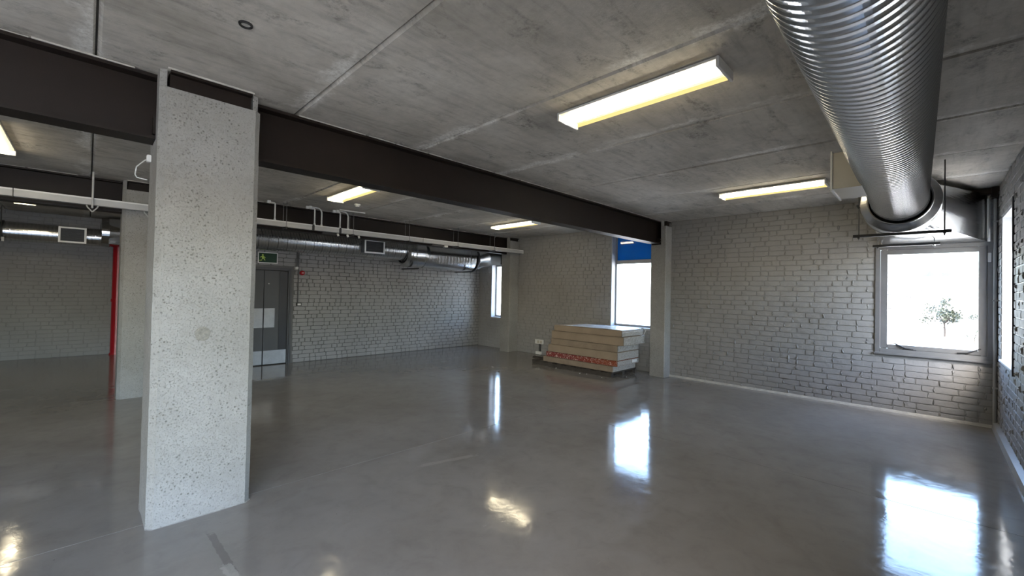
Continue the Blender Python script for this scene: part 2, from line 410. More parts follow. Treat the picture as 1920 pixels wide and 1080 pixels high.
# brick variants (local x along the wall, y out of the wall, z up), 1 m unit length templates kept real size
def brick_mesh(i, L, Hh=0.074):
    r = random.Random(100+i); nx, nz = (4, 2) if L > 0.15 else (3, 2)
    vs = []; fs = []
    ix = lambda a, c: a*(nz+1)+c
    wob = 0.0035
    for a in range(nx+1):
        for c in range(nz+1):
            x = -L/2+0.003+(L-0.006)*a/nx; z = -Hh/2+0.0015+(Hh-0.003)*c/nz
            x += r.uniform(-1, 1)*wob*(1.4 if a in (0, nx) else 1); z += r.uniform(-1, 1)*wob*0.6
            y = 0.008+r.uniform(-0.0012, 0.0012)
            if (a in (0, nx)) and (c in (0, nz)): x *= 0.985; z *= 0.93; y -= 0.001
            vs.append((x, y, z))
    for a in range(nx):
        for c in range(nz): fs.append((ix(a, c), ix(a+1, c), ix(a+1, c+1), ix(a, c+1)))
    rim = [ix(a, 0) for a in range(nx+1)]+[ix(nx, c) for c in range(1, nz+1)]+[ix(a, nz) for a in range(nx-1, -1, -1)]+[ix(0, c) for c in range(nz-1, 0, -1)]
    base = len(vs)
    for k in rim:
        x, y, z = vs[k]; vs.append((x*(1+0.008/L), -0.004, z*1.09))
    n = len(rim)
    for k in range(n): fs.append((rim[k], base+k, base+(k+1) % n, rim[(k+1) % n]))
    me = bpy.data.meshes.new('brick'); me.from_pydata(vs, [], fs)
    bm = bmesh.new(); bm.from_mesh(me); bmesh.ops.recalc_face_normals(bm, faces=bm.faces)
    if sum(f.normal.y for f in bm.faces) < 0: bmesh.ops.reverse_faces(bm, faces=bm.faces)
    bm.to_mesh(me); bm.free()
    me.materials.append(M['brick']); return me
LONG = [brick_mesh(i, 0.222) for i in range(14)]
SHORT = [brick_mesh(50+i, 0.108) for i in range(8)]
def lay_bricks(parent, org, u, n, ulen, ops, maxz=CEIL, limit=300, seed=1, smear=0.0, only_stuff=False, header=0.3):
    r = random.Random(seed); org = Vector(org); u = Vector(u); n = Vector(n); Z = Vector((0, 0, 1))
    items = []; sm = []
    ch = 0.0845; zc = 0.01
    row = 0
    while zc+0.074 < maxz+0.02:
        z = zc+0.037; x = -r.choice([0.0, 0.06, 0.115, 0.17])
        while x < ulen:
            hd = r.random() < header
            L = (0.108 if hd else 0.222); s = x; e = x+L; x = e+0.0105
            parts = [(max(s, 0.003), min(e, ulen-0.003))]
            for o in ops:
                if z+0.03 > o[2] and z-0.03 < o[3]:
                    nparts = []
                    for p in parts:
                        if p[1] <= o[0] or p[0] >= o[1]: nparts.append(p)
                        else:
                            if p[0] < o[0]: nparts.append((p[0], o[0]-0.004))
                            if p[1] > o[1]: nparts.append((o[1]+0.004, p[1]))
                    parts = nparts
            for p in parts:
                l = p[1]-p[0]
                if l < 0.03: continue
                hz = min(0.074, maxz-0.004-(z-0.037))
                if hz < 0.02: continue
                use = LONG if l > 0.15 else SHORT
                base = 0.222 if l > 0.15 else 0.108
                c = org+u*((p[0]+p[1])/2)+Z*(z-0.037+hz/2)+n*r.uniform(-0.0015, 0.0015)
                sc = (l/base, 1.0, hz/0.074)
                ang = (r.uniform(-0.006, 0.006), r.uniform(-0.012, 0.012), r.uniform(-0.008, 0.008))
                R = Matrix((( u.x, n.x, 0), (u.y, n.y, 0), (u.z, n.z, 1))).to_4x4()
                T = Matrix.Translation(c) @ R @ Matrix.Rotation(ang[0], 4, 'X') @ Matrix.Rotation(ang[1], 4, 'Y') @ Matrix.Rotation(ang[2], 4, 'Z') @ Matrix.Diagonal((*sc, 1))
                q = project(c); score = -1
                if q and -20 < q[0] < 1940 and -20 < q[1] < 1100:
                    toc = (CAMP-c).normalized(); score = max(0.02, toc.dot(n))*l*hz/(q[2]**2)
                items.append((score, r.random(), r.choice(use), T, c))
                if smear and r.random() < smear: sm.append(org+u*p[1]+Z*(z+r.uniform(-0.02, 0.02))+n*0.006)
        zc += ch; row += 1
    items.sort(key=lambda t: (-t[0], t[1]))
    k = 0 if only_stuff else limit
    for sc_, _, me, T, c in items[:k]:
        o = bpy.data.objects.new('brick', me); link(o); o.parent = parent; o.matrix_basis = T
    vs = []; fs = []
    for sc_, _, me, T, c in items[k:]:
        b0 = len(vs); vs += [T @ v.co for v in me.vertices]; fs += [tuple(i+b0 for i in p.vertices) for p in me.polygons]
    if vs:
        me = bpy.data.meshes.new('brickwork'); me.from_pydata([tuple(v) for v in vs], [], fs); me.materials.append(M['brick'])
        o = bpy.data.objects.new('brickwork', me); link(o); o.parent = parent; o['kind'] = 'stuff'
    if sm:
        vs = []; fs = []
        for c in sm:
            b0 = len(vs); w, h, d = r.uniform(0.006, 0.018), r.uniform(0.014, 0.046), r.uniform(0.006, 0.018)
            tw = r.uniform(-0.7, 0.7)
            for a in range(8):
                t = 2*PI*a/8; du, dz = math.cos(t)*w*r.uniform(0.6, 1.3), math.sin(t)*h*r.uniform(0.6, 1.2)
                vs.append(c+u*(du+dz*tw*0.4)+Z*dz-n*0.004)
            for a in range(8):
                t = 2*PI*a/8; du, dz = math.cos(t)*w*0.45, math.sin(t)*h*0.6
                vs.append(c+u*(du+dz*tw*0.4)+Z*dz+n*d*r.uniform(0.3, 1.1))
            for a in range(8): fs.append((b0+a, b0+(a+1) % 8, b0+8+(a+1) % 8, b0+8+a))
            fs.append(tuple(b0+8+a for a in range(8)))
        o = obj('mortar_smears', vs, fs, M['brick'], parent); o['kind'] = 'stuff'

# openings
WR = (-0.50, 0.587, 0.833, 2.362)           # window in far wall, right bay (y0,y1,z0,z1)
WM = (4.02, 5.07, 0.885, 2.93)              # window in middle bay
WLB = (8.30, 9.02, 0.86, 2.36)              # window in left bay
WS = [(6.68, 7.79, 0.90, 2.62)]+[(-1.3, 0.35, 0.5, 2.75), (-3.4, -1.4, 0.5, 2.75), (-5.8, -3.8, 0.5, 2.75)]  # unseen openings after the first are widened to bring in more daylight
wfr = wall('wall_front_right', 'grey painted brick wall with the open-air view window', 'X', XF+0.0, 0.34, YS-0.32, 3.80, [WR])
wfm = wall('wall_front_middle', 'grey painted brick wall behind the mattress stack', 'X', XM, 0.24, 3.80, 8.10, [WM])
wfl = wall('wall_front_left', 'short grey painted brick wall past the furthest pilaster', 'X', XM, 0.24, 8.10, YD+0.3, [WLB])
DOOR = (1.60, 2.99, 0.0, 1.965)
wdl = wall('wall_left', 'long grey painted brick wall with the double door', 'Y-', YD, 0.30, XRET, XM, [DOOR], mat='joint')
wrear = wall('wall_rear', 'dim grey painted brick wall of the recess beyond the columns', 'Y-', YR, 0.3, XL, XRET+0.3, [])
wret = wall('wall_return', 'grey return wall beside the recess', 'X', XRET, 0.28, YD, YR, [])
wr_ = wall('wall_right', 'grey painted brick wall with the row of windows', 'Y+', YS, 0.32, XL, XF, WS)
wback = wall('wall_back', 'grey end wall behind the viewer', 'X+', XL, 0.3, YS-0.32, YR+0.3, [])
lay_bricks(wfr, (XF, YS, 0), (0, 1, 0), (-1, 0, 0), 3.66-YS, [(WR[0]-YS-0.10, WR[1]-YS, WR[2], WR[3])], smear=0.55, seed=3, header=0.22)
lay_bricks(wfm, (XM, 3.95, 0), (0, 1, 0), (-1, 0, 0), 7.94-3.95, [(WM[0]-3.95-0.1, WM[1]-3.95, WM[2], WM[3])], seed=4, smear=0.12)
lay_bricks(wfl, (XM, 8.26, 0), (0, 1, 0), (-1, 0, 0), YD-8.26, [(WLB[0]-8.26-0.1, WLB[1]-8.26, WLB[2], WLB[3])], seed=5)
lay_bricks(wdl, (XM, YD, 0), (-1, 0, 0), (0, -1, 0), XM-XRET, [(XM-DOOR[1]-0.07, XM-DOOR[0]+0.07, 0, DOOR[3]+0.07)], seed=6, smear=0.2, header=0.35)
lay_bricks(wr_, (4.6, YS, 0), (1, 0, 0), (0, 1, 0), XF-4.6, [(WS[0][0]-4.6, WS[0][1]-4.6, 0.90, 2.62), ], seed=8, smear=0.3)
lay_bricks(wrear, (XRET, YR, 0), (-1, 0, 0), (0, -1, 0), 3.2, [], seed=9, only_stuff=True)

# skirtings
mb = MB(); pr = []
yy = YS+0.05
prof = [(0, 0), (-0.045, 0), (-0.03, 0.018), (-0.012, 0.032), (0, 0.036)]
o = MB().prism(prof, lambda dx, z: (XF+dx, YS, z), lambda dx, z: (XF+dx, 3.65, z)).build('baseboard_front', M['grout'])
tag(o, 'rough pale mortar fillet along the foot of the far brick wall', 'baseboard', kind='structure')
o = MB().prism([(0, 0), (0.06, 0), (0.05, 0.07), (0.0, 0.085)], lambda dy, z: (-3.0, YS+dy, z), lambda dy, z: (XF-0.06, YS+dy, z)).build('baseboard_right', M['plinth'])
tag(o, 'light grey painted plinth along the foot of the window wall', 'baseboard', kind='structure')

# ------------------------------------------------------------------ windows
def frame_rect(mb, axis, d0, d1, u0, u1, z0, z1, w, wb=None, wt=None):
    wb = wb or w; wt = wt or w
    for a, b, c, d in ((u0, u0+w, z0, z1), (u1-w, u1, z0, z1), (u0+w, u1-w, z0, z0+wb), (u0+w, u1-w, z1-wt, z1)):
        if axis == 'X': mb.box((d0, a, c), (d1, b, d))
        else: mb.box((a, d0, c), (b, d1, d))
# window_1: far wall, right bay
w1 = empty('window_1', (XF, 0.04, WR[2]), 'grey framed top-hung window looking out over bushes and hills', 'window', kind='structure')
mb = MB(); frame_rect(mb, 'X', XF-0.022, XF+0.10, WR[0]-0.06, WR[1], WR[2], WR[3], 0.055, 0.06, 0.05)
rel(mb.build('frame', M['framegrey'], bevel=0.004), w1)
mb = MB(); frame_rect(mb, 'X', XF+0.005, XF+0.06, WR[0]-0.004, WR[1]-0.058, WR[2]+0.062, WR[3]-0.052, 0.075, 0.06, 0.07)
sash = rel(mb.build('sash', M['framegrey'], bevel=0.004), w1)
rel(MB().box((XF+0.045, WR[0]+0.06, WR[2]+0.11), (XF+0.051, WR[1]-0.12, WR[3]-0.11)).build('pane', M['glass']), w1)
rel(MB().box((XF-0.05, WR[0]-0.09, WR[2]-0.025), (XF+0.03, WR[1]+0.01, WR[2]+0.004)).build('sill', M['framegrey'], bevel=0.006), w1)
for ya in (0.27, -0.33):
    s = 1 if ya > 0 else -1
    mb = MB(); mb.tube([(XF-0.005, ya-0.09*s*1, WR[2]+0.072), (XF-0.02, ya, WR[2]+0.085), (XF+0.0, ya+0.12*s, WR[2]+0.15)], [0.011, 0.010, 0.007], 8)
    mb.box((XF-0.012, ya-0.10-0.02, WR[2]+0.058), (XF+0.005, ya+0.02, WR[2]+0.07))
    rel(mb.build('window_stay', M['blackmetal']), w1)
rel(MB().box((XF-0.03, WR[0]-0.035, 2.10), (XF-0.005, WR[0]-0.005, 2.22)).build('latch', M['white'], bevel=0.004), w1)
# window_2: middle bay
GX = XM+0.19
w2 = empty('window_2', (XM, 4.5, WM[2]), 'tall window with blue upper panel over a clear pane', 'window', kind='structure')
mb = MB(); frame_rect(mb, 'X', GX-0.03, GX+0.04, WM[0], WM[1], WM[2], WM[3], 0.045, 0.05)
mb.box((GX-0.03, WM[0]+0.045, 2.265), (GX+0.04, WM[1]-0.045, 2.345)); rel(mb.build('frame', M['alu'], bevel=0.004), w2)
rel(MB().box((GX, WM[0]+0.045, WM[2]+0.05), (GX+0.006, WM[1]-0.045, 2.265)).build('pane', M['glass']), w2)
rel(MB().box((GX-0.005, WM[0]+0.045, 2.345), (GX+0.005, WM[1]-0.045, WM[3]-0.045)).build('blue_panel', M['blue']), w2)
rel(MB().box((XM-0.02, WM[0], WM[2]-0.03), (GX-0.03, WM[1], WM[2]+0.004)).build('sill', M['plaster'], bevel=0.005), w2)
rel(MB().box((XM+0.002, WM[1]-0.014, WM[2]+0.004), (GX-0.03, WM[1]+0.001, WM[3])).build('reveal', M['plaster']), w2)
# window_3: left bay
w3 = empty('window_3', (XM, 8.7, WLB[2]), 'narrow bright window half hidden by the pilaster', 'window', kind='structure')
mb = MB(); frame_rect(mb, 'X', GX-0.03, GX+0.04, WLB[0], WLB[1], WLB[2], WLB[3], 0.05); rel(mb.build('frame', M['alu'], bevel=0.004), w3)
rel(MB().box((GX, WLB[0]+0.05, WLB[2]+0.05), (GX+0.006, WLB[1]-0.05, WLB[3]-0.05)).build('pane', M['glass']), w3)
rel(MB().box((XM-0.02, WLB[0], WLB[2]-0.03), (GX-0.03, WLB[1], WLB[2]+0.004)).build('sill', M['plaster'], bevel=0.005), w3)
rel(MB().box((XM+0.002, WLB[1]-0.014, WLB[2]+0.004), (GX-0.03, WLB[1]+0.001, WLB[3])).build('reveal', M['plaster']), w3)
# right wall windows
for k, (x0, x1, z0, z1) in enumerate(WS):
    w = empty('window_%d' % (4+k), ((x0+x1)/2, YS, z0), 'window in the right-hand brick wall, %s' % ('nearest the corner' if k == 0 else 'unseen, number %d back from the corner' % (k+1)), 'window', kind='structure')
    mb = MB(); frame_rect(mb, 'Y', YS-0.32, YS-0.26, x0, x1, z0, z1, 0.045)
    if k:
        for t in (1/3, 2/3): mb.box((x0+(x1-x0)*t-0.03, YS-0.32, z0+0.045), (x0+(x1-x0)*t+0.03, YS-0.26, z1-0.045))  # mullions added to keep thin streaks of sun out of the room
    rel(mb.build('frame', M['alu']), w)
    if k == 0: rel(MB().box((x0+0.045, YS-0.292, z0+0.045), (x1-0.045, YS-0.286, z1-0.045)).build('pane', M['glass']), w)
    else:
        wd = (x1-x0)/3
        for a, b in ((x0+0.045, x0+wd-0.03), (x0+wd+0.03, x0+2*wd-0.03), (x0+2*wd+0.03, x1-0.045)):
            rel(MB().box((a, YS-0.292, z0+0.045), (b, YS-0.286, z1-0.045)).build('pane', M['glass']), w)
    rel(MB().box((x0, YS-0.26, z0-0.02), (x1, YS+0.025, z0+0.003)).build('sill', M['plaster'], bevel=0.004), w)
    mb = MB()
    for xa, xb in ((x0-0.001, x0+0.012), (x1-0.012, x1+0.001)): mb.box((xa, YS-0.26, z0+0.003), (xb, YS-0.002, z1))
    mb.box((x0+0.012, YS-0.26, z1-0.012), (x1-0.012, YS-0.002, z1+0.001))
    rel(mb.build('reveal', M['plaster']), w)
    if k == 0: rel(MB().box((x0-0.035, YS, z0-0.06), (x0+0.0, YS+0.02, z1+0.06)).build('trim', M['doordark']), w)

# light portals at the openings (sampling aids, they emit nothing)
def portal(loc, rot, sx, sy):
    l = bpy.data.lights.new('window_portal', 'AREA'); l.shape = 'RECTANGLE'; l.size = sx; l.size_y = sy
    l.cycles.is_portal = True; o = bpy.data.objects.new('window_portal', l); link(o); o.location = loc; o.rotation_euler = rot
try:
    for x0, x1, z0, z1 in WS: portal(((x0+x1)/2, YS-0.34, (z0+z1)/2), (PI/2, 0, 0), x1-x0, z1-z0)
    for xx, (y0, y1, z0, z1) in ((XF+0.36, WR), (XM+0.26, WM), (XM+0.26, WLB)): portal((xx, (y0+y1)/2, (z0+z1)/2), (PI/2, 0, PI/2), y1-y0, z1-z0)
except Exception: pass

# ------------------------------------------------------------------ door in the left wall
d1 = empty('door_1', (2.3, YD, 0), 'dark grey steel double door with steel push and kick plates', 'door', kind='structure')
mb = MB(); x0, x1, zt = DOOR[0], DOOR[1], DOOR[3]
for a, b in ((0.0, 0.035), (0.035, 0.06)):
    yf = YD-0.03 if a == 0 else YD-0.012
    mb.box((x0-0.03+a, yf, 0), (x0-0.03+b, YD+0.12, zt+0.03-a)); mb.box((x1+0.03-b, yf, 0), (x1+0.03-a, YD+0.12, zt+0.03-a))
    mb.box((x0-0.03+b, yf, zt+0.03-b), (x1+0.03-b, YD+0.12, zt+0.03-a))
rel(mb.build('door_frame', M['doorgrey'], bevel=0.003), d1)
YL = YD+0.02
rel(MB().box((x0-0.02, YD+0.20, 0), (x1+0.02, YD+0.24, zt+0.02)).build('light_stop_panel', M['doordark']), d1)  # unseen panel added to stop daylight showing through the door gaps
rel(MB().box((x0+0.03, YL, 0.012), (2.512, YL+0.045, zt-0.04)).build('door_leaf', M['doorgrey'], bevel=0.003), d1)
leaf = rel(MB().box((2.522, YL, 0.012), (x1-0.032, YL+0.045, zt-0.04)).build('door_leaf', M['doorgrey'], bevel=0.003), d1)
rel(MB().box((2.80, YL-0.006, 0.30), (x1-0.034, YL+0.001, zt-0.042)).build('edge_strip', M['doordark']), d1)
rel(MB().box((2.528, YL-0.004, 0.765), (2.722, YL+0.001, 1.155)).build('push_plate', M['stainless'], bevel=0.001), d1)
rel(MB().box((2.31, YL-0.004, 0.765), (2.505, YL+0.001, 1.155)).build('push_plate', M['stainless'], bevel=0.001), d1)
rel(MB().box((2.528, YL-0.004, 0.02), (x1-0.036, YL+0.001, 0.295)).build('kick_plate', M['stainless'], bevel=0.001), d1)
rel(MB().box((x0+0.035, YL-0.004, 0.02), (2.505, YL+0.001, 0.295)).build('kick_plate', M['stainless'], bevel=0.001), d1)
rel(MB().tube([(2.60, YL-0.012, 1.66), (2.60, YL+0.001, 1.66)], 0.014, 12).build('door_viewer', M['stainless']), d1)

# ------------------------------------------------------------------ columns and wall pilasters
def column(name, label, x0, x1, y0, y1, by0, by1, ch=0.036, cheek=2.91, back=True, open_right=False, mark=True, mat='column'):
    root = empty(name, ((x0+x1)/2, (y0+y1)/2, 0), label, 'column', kind='structure')
    zb = 2.585
    oct_ = [(x0+ch, y0), (x1-ch, y0), (x1, y0+ch), (x1, y1-ch), (x1-ch, y1), (x0+ch, y1), (x0, y1-ch), (x0, y0+ch)]
    bm = bmesh.new()
    def prism(poly, z0, z1, nz):
        lay = []
        for i in range(nz+1):
            z = z0+(z1-z0)*i/nz
            lay.append([bm.verts.new((px+0.0022*mnoise.noise(Vector((px*9, py*9, z*7))), py+0.0022*mnoise.noise(Vector((px*9+4, py*9, z*7))), z)) for px, py in poly])
        n = len(poly)
        for i in range(nz):
            for k in range(n): bm.faces.new((lay[i][k], lay[i][(k+1) % n], lay[i+1][(k+1) % n], lay[i+1][k]))
        bm.faces.new(lay[0][::-1]); bm.faces.new(lay[-1])
    prism(oct_, 0, zb, 40)
    cy = by0-0.006
    prism([(x0+ch, y0), (x1-ch, y0), (x1, y0+ch), (x1, cy), (x0, cy), (x0, y0+ch)], zb, cheek, 6)
    e = 0.05; yb = y0+0.075
    prism([(x0+0.004, yb), (x0+e-0.008, yb-0.014), (x0+e+0.004, cy), (x0, cy)], cheek, CEIL+0.006, 3)
    if not open_right: prism([(x1-e+0.008, yb-0.014), (x1-0.006, yb), (x1, cy), (x1-e-0.004, cy)], cheek, CEIL+0.006, 3)
    if back: prism([(x0, by1+0.006), (x1, by1+0.006), (x1, y1-ch), (x1-ch, y1), (x0+ch, y1), (x0, y1-ch)], zb, CEIL, 6)
    bmesh.ops.remove_doubles(bm, verts=bm.verts, dist=1e-5)
    rel(bobj('shaft', bm, M[mat]), root)
    xc1 = x1-e-0.006 if not open_right else x1-0.005
    mb = MB(); mb.box((x0+e+0.006, y0+0.012, CEIL-0.022), (xc1, cy-0.004, CEIL-0.004)); mb.box((x0+e+0.006, y0+0.055, cheek-0.02), (xc1, y0+0.067, CEIL-0.022))
    rel(mb.build('steel_channel', M['steel']), root)
    rel(MB().box((x0+e-0.01, y0+0.006, CEIL-0.006), (xc1+0.01, y0+0.05, CEIL+0.006)).build('mortar_bead', M['grout']), root)
    if mark:
        # formwork joint line and a plugged tie hole on the face
        mb = MB(); zj = 1.474
        mb.box((x0+ch, y0-0.0035, zj-0.005), (x1-ch, y0+0.004, zj+0.004)); rel(mb.build('formwork_line', M['column']), root)
        mb = MB(); c = (x0+x1)/2-0.025
        ring = [(c+0.045*math.cos(t)*(1+0.08*math.sin(5*t)), 1.262+0.05*math.sin(t)) for t in [2*PI*i/20 for i in range(20)]]
        mb.prism(ring, lambda a, z: (a, y0-0.003, z), lambda a, z: (a, y0+0.006, z)); rel(mb.build('plugged_hole', M['scar']), root)
    # mortar slurry where the shaft meets the floor
    mb = MB(); r = random.Random(int(y0*10)); pts = []
    m_ = 36
    for i in range(m_):
        k = i*8/m_; a, b = oct_[int(k) % 8], oct_[(int(k)+1) % 8]; t = k-int(k)
        px, py = a[0]+(b[0]-a[0])*t, a[1]+(b[1]-a[1])*t; dx, dy = px-(x0+x1)/2, py-(y0+y1)/2; L = math.hypot(dx, dy); w = r.uniform(0.002, 0.010)
        pts.append((px+dx/L*w, py+dy/L*w))
    n = len(pts)
    inner = [((px-(x0+x1)/2)*0.9+(x0+x1)/2, (py-(y0+y1)/2)*0.9+(y0+y1)/2) for px, py in pts]
    mb.add([(px, py, 0.0) for px, py in pts]+[(px, py, 0.012) for px, py in inner], [(i, (i+1) % n, n+(i+1) % n, n+i) for i in range(n)])
    rel(mb.build('base_fillet', M['column'], smooth=True), root)
    return root
B1, B2 = (3.76, 3.95), (8.07, 8.26)
column('concrete_column', 'large pitted concrete column standing nearest on the left', 0.30, 0.89, 3.59, 4.12, *B1)
column('concrete_column', 'second concrete column half hidden behind the nearest one', 0.31, 0.89, 7.93, 8.40, *B2, mark=False)
column('wall_pilaster', 'grey pilaster carrying the front beam, right of the blue window', 7.87, XM+0.001, 3.65, 3.96, *B1, ch=0.012, cheek=2.935, back=False, open_right=True, mark=False)
column('wall_pilaster', 'grey pilaster carrying the rear beam, beside the narrow window', 7.88, XM+0.001, 7.93, 8.27, *B2, ch=0.012, cheek=2.95, back=False, open_right=True, mark=False)

# ------------------------------------------------------------------ steel beams
def ibeam(label, y0, y1, z0, z1, xa, xb):
    tf, tw = 0.022, 0.016; yc = (y0+y1)/2
    poly = [(y0, z0), (y1, z0), (y1, z0+tf), (yc+tw/2, z0+tf), (yc+tw/2, z1-tf), (y1, z1-tf), (y1, z1), (y0, z1), (y0, z1-tf), (yc-tw/2, z1-tf), (yc-tw/2, z0+tf), (y0, z0+tf)]
    root = empty('steel_beam', ((xa+xb)/2, yc, z0), label, 'beam', kind='structure')
    rel(MB().prism(poly, lambda y, z: (xa, y, z), lambda y, z: (xb, y, z)).build('girder', M['steel']), root)
    # mortar packing squeezed out along the top flange
    mb = MB(); r = random.Random(int(y0*7)); x = xa
    while x < xb-0.4:
        L = r.uniform(0.15, 0.7)
        if not (0.28 < x+L and x < 0.92): mb.box((x, y0-r.uniform(0.002, 0.012), z1-0.002), (x+L*0.95, y0+0.03, z1+r.uniform(0.004, 0.008)))
        x += L
    rel(mb.build('mortar_packing', M['grout']), root)
    return root
b1 = ibeam('dark brown steel beam running from the nearest column to the far pilaster', *B1, 2.592, CEIL-0.008, XL+0.02, XM-0.02)
rel(MB().box((7.845, B1[0]-0.012, 2.575), (7.866, B1[1]-0.01, 2.70)).box((7.80, B1[0]-0.004, 2.612), (7.846, B1[0]+0.07, 2.628)).build('end_cleat', M['steel'], bevel=0.003), b1)
for zz in (2.625, 2.672): rel(MB().tube([(7.83, B1[0]-0.014, zz), (7.83, B1[0]-0.002, zz)], 0.014, 6).build('bolt', M['sheet']), b1)
rel(MB().box((0.285, B1[0]-0.02, 2.62), (0.297, B1[0]+0.07, 2.74)).build('end_cleat', M['steel']), b1)
ibeam('dark brown steel beam behind the white trunking', *B2, 2.60, CEIL-0.008, XL+0.02, XM-0.02)

# ------------------------------------------------------------------ fluorescent lamps
def lamp(x, y, label):
    root = empty('fluorescent_lamp', (x, y, CEIL), label, 'ceiling light', 'fluorescent battens on the ceiling')
    z = CEIL+0.002; hw, hl = 0.128, 0.60
    rel(MB((x, y, z)).box((x-hw, y-hl, z-0.018), (x+hw, y+hl, z)).build('housing', M['white'], bevel=0.003), root)
    for s in (-1, 1):
        a, b = sorted((y+s*(hl-0.002), y+s*(hl+0.016)))
        rel(MB((x, y, z)).box((x-hw-0.004, a, z-0.066), (x+hw+0.004, b, z)).build('end_cap', M['white'], bevel=0.003), root)
    # wrap-round prismatic diffuser, open shell
    pr = [(-hw+0.004, z-0.019), (-hw+0.010, z-0.048), (-hw+0.035, z-0.064), (hw-0.035, z-0.064), (hw-0.010, z-0.048), (hw-0.004, z-0.019)]
    vs = [(x+a, y-hl+0.004, b) for a, b in pr]+[(x+a, y+hl-0.004, b) for a, b in pr]
    o = obj('diffuser', [Vector(v)-Vector((x, y, z)) for v in vs], [(i, i+1, 7+i, 6+i) for i in range(5)], M['diff'], None, False, (x, y, z)); rel(o, root)
    for dx in (-0.018, 0.018):
        rel(MB((x, y, z)).tube([(x+dx, y-hl+0.03, z-0.040), (x+dx, y+hl-0.03, z-0.040)], 0.013, 10).build('tube', M['tube']), root)
LX = (2.757, 6.345, -0.83, -4.4)
lamp(LX[0], 1.525, 'largest lit batten lamp, on the ceiling in front of the beam')
lamp(LX[1], 1.52, 'lit batten lamp beside the cream air box on the big duct')
lamp(2.76, 6.17, 'lit batten lamp seen just under the front beam, left of centre')
lamp(6.37, 6.30, 'lit batten lamp near the narrow window, behind the front beam')
lamp(-0.725, 6.53, 'lit batten lamp cut off by the left picture edge')
lamp(LX[2], 10.9, 'lit batten lamp glimpsed below the rear beam over the recess')
lamp(LX[3], 1.52, 'lit batten lamp behind the viewer on the ceiling')

# ------------------------------------------------------------------ ducts
def ribbed(mb, p0, p1, r, pitch, n=56, deep=3, rib=0.006, seam=0.008, groove=None, every=1):
    """spiral ribbed tube from p0 to p1 (near the x axis)"""
    p0 = Vector(p0); p1 = Vector(p1); d = p1-p0; L = d.length; d.normalize()
    a = d.cross(Vector((0, 0, 1))).normalized(); b = d.cross(a)
    prof = [(0.0, 0.0), (0.60, 0.0), (0.68, rib), (0.82, rib), (0.87, -seam*0.5), (0.95, -seam*0.5)]
    rows = []; turns = int(L/pitch)
    for t in range(turns):
        dp = (t % deep == deep-1)
        for f, h in prof:
            if dp and h < 0: h = -seam
            rows.append(((t+f)*pitch, h))
    rows.append((turns*pitch, 0.0))
    vs = []; fs = []
    for s, h in rows:
        for k in range(n):
            th = 2*PI*k/n; ss = min(max(s+pitch*k/n, 0), L) if True else s
            vs.append(p0+d*ss+(a*math.cos(th)+b*math.sin(th))*(r+h))
    m = len(rows)
    # helical wrap: the last sector of a row joins the first of the row one pitch on
    step = len(prof); ft = []
    for i in range(m-1):
        for k in range(n):
            dark = i % step in (3, 4) and (i//step) % every == every-1
            if k < n-1: fs.append((i*n+k, i*n+k+1, (i+1)*n+k+1, (i+1)*n+k)); ft.append(dark)
            else:
                j, j2 = min(i+step, m-1), min(i+1+step, m-1)
                if j != j2: fs.append((i*n+k, j*n, j2*n, (i+1)*n+k)); ft.append(dark)
    if groove is None: return mb.add(vs, fs)
    gv = [f for f, t in zip(fs, ft) if t]; mb.add(vs, [f for f, t in zip(fs, ft) if not t]); groove.add(vs, gv); return mb
def revolve(mb, p0, axis, prof, n=56):
    """prof: (distance along axis, radius)"""
    p0 = Vector(p0); d = Vector(axis).normalized(); a = d.cross(Vector((0, 0, 1))).normalized(); b = d.cross(a)
    vs = []; fs = []
    for s, r in prof:
        for k in range(n):
            th = 2*PI*k/n; vs.append(p0+d*s+(a*math.cos(th)+b*math.sin(th))*r)
    for i in range(len(prof)-1):
        for k in range(n): fs.append((i*n+k, i*n+(k+1) % n, (i+1)*n+(k+1) % n, (i+1)*n+k))
    return mb.add(vs, fs)
def loft_circle_rect(mb, p0, axis, r, rect, n=64, segs=6):
    """circle at p0 lofted to four rectangle corners (ordered around the axis)"""
    p0 = Vector(p0); d = Vector(axis).normalized(); a = d.cross(Vector((0, 0, 1))).normalized(); b = d.cross(a)
    rc = [Vector(c) for c in rect]; ctr = sum(rc, Vector())/4
    # rectangle spanned by half extents along a and b
    ha = max(abs((c-ctr).dot(a)) for c in rc); hb = max(abs((c-ctr).dot(b)) for c in rc)
    rings = []
    for s in range(segs+1):
        t = s/segs; ring = []
        for k in range(n):
            th = 2*PI*k/n; ca, sa = math.cos(th), math.sin(th)
            c = p0+(a*ca+b*sa)*r
            m = max(abs(ca), abs(sa)); q = ctr+a*(ca/m*ha)+b*(sa/m*hb)
            ring.append(c.lerp(q, t))
        rings.append(ring)
    vs = [v for rg in rings for v in rg]; fs = []
    for i in range(segs):
        for k in range(n): fs.append((i*n+k, i*n+(k+1) % n, (i+1)*n+(k+1) % n, (i+1)*n+k))
    return mb.add(vs, fs)
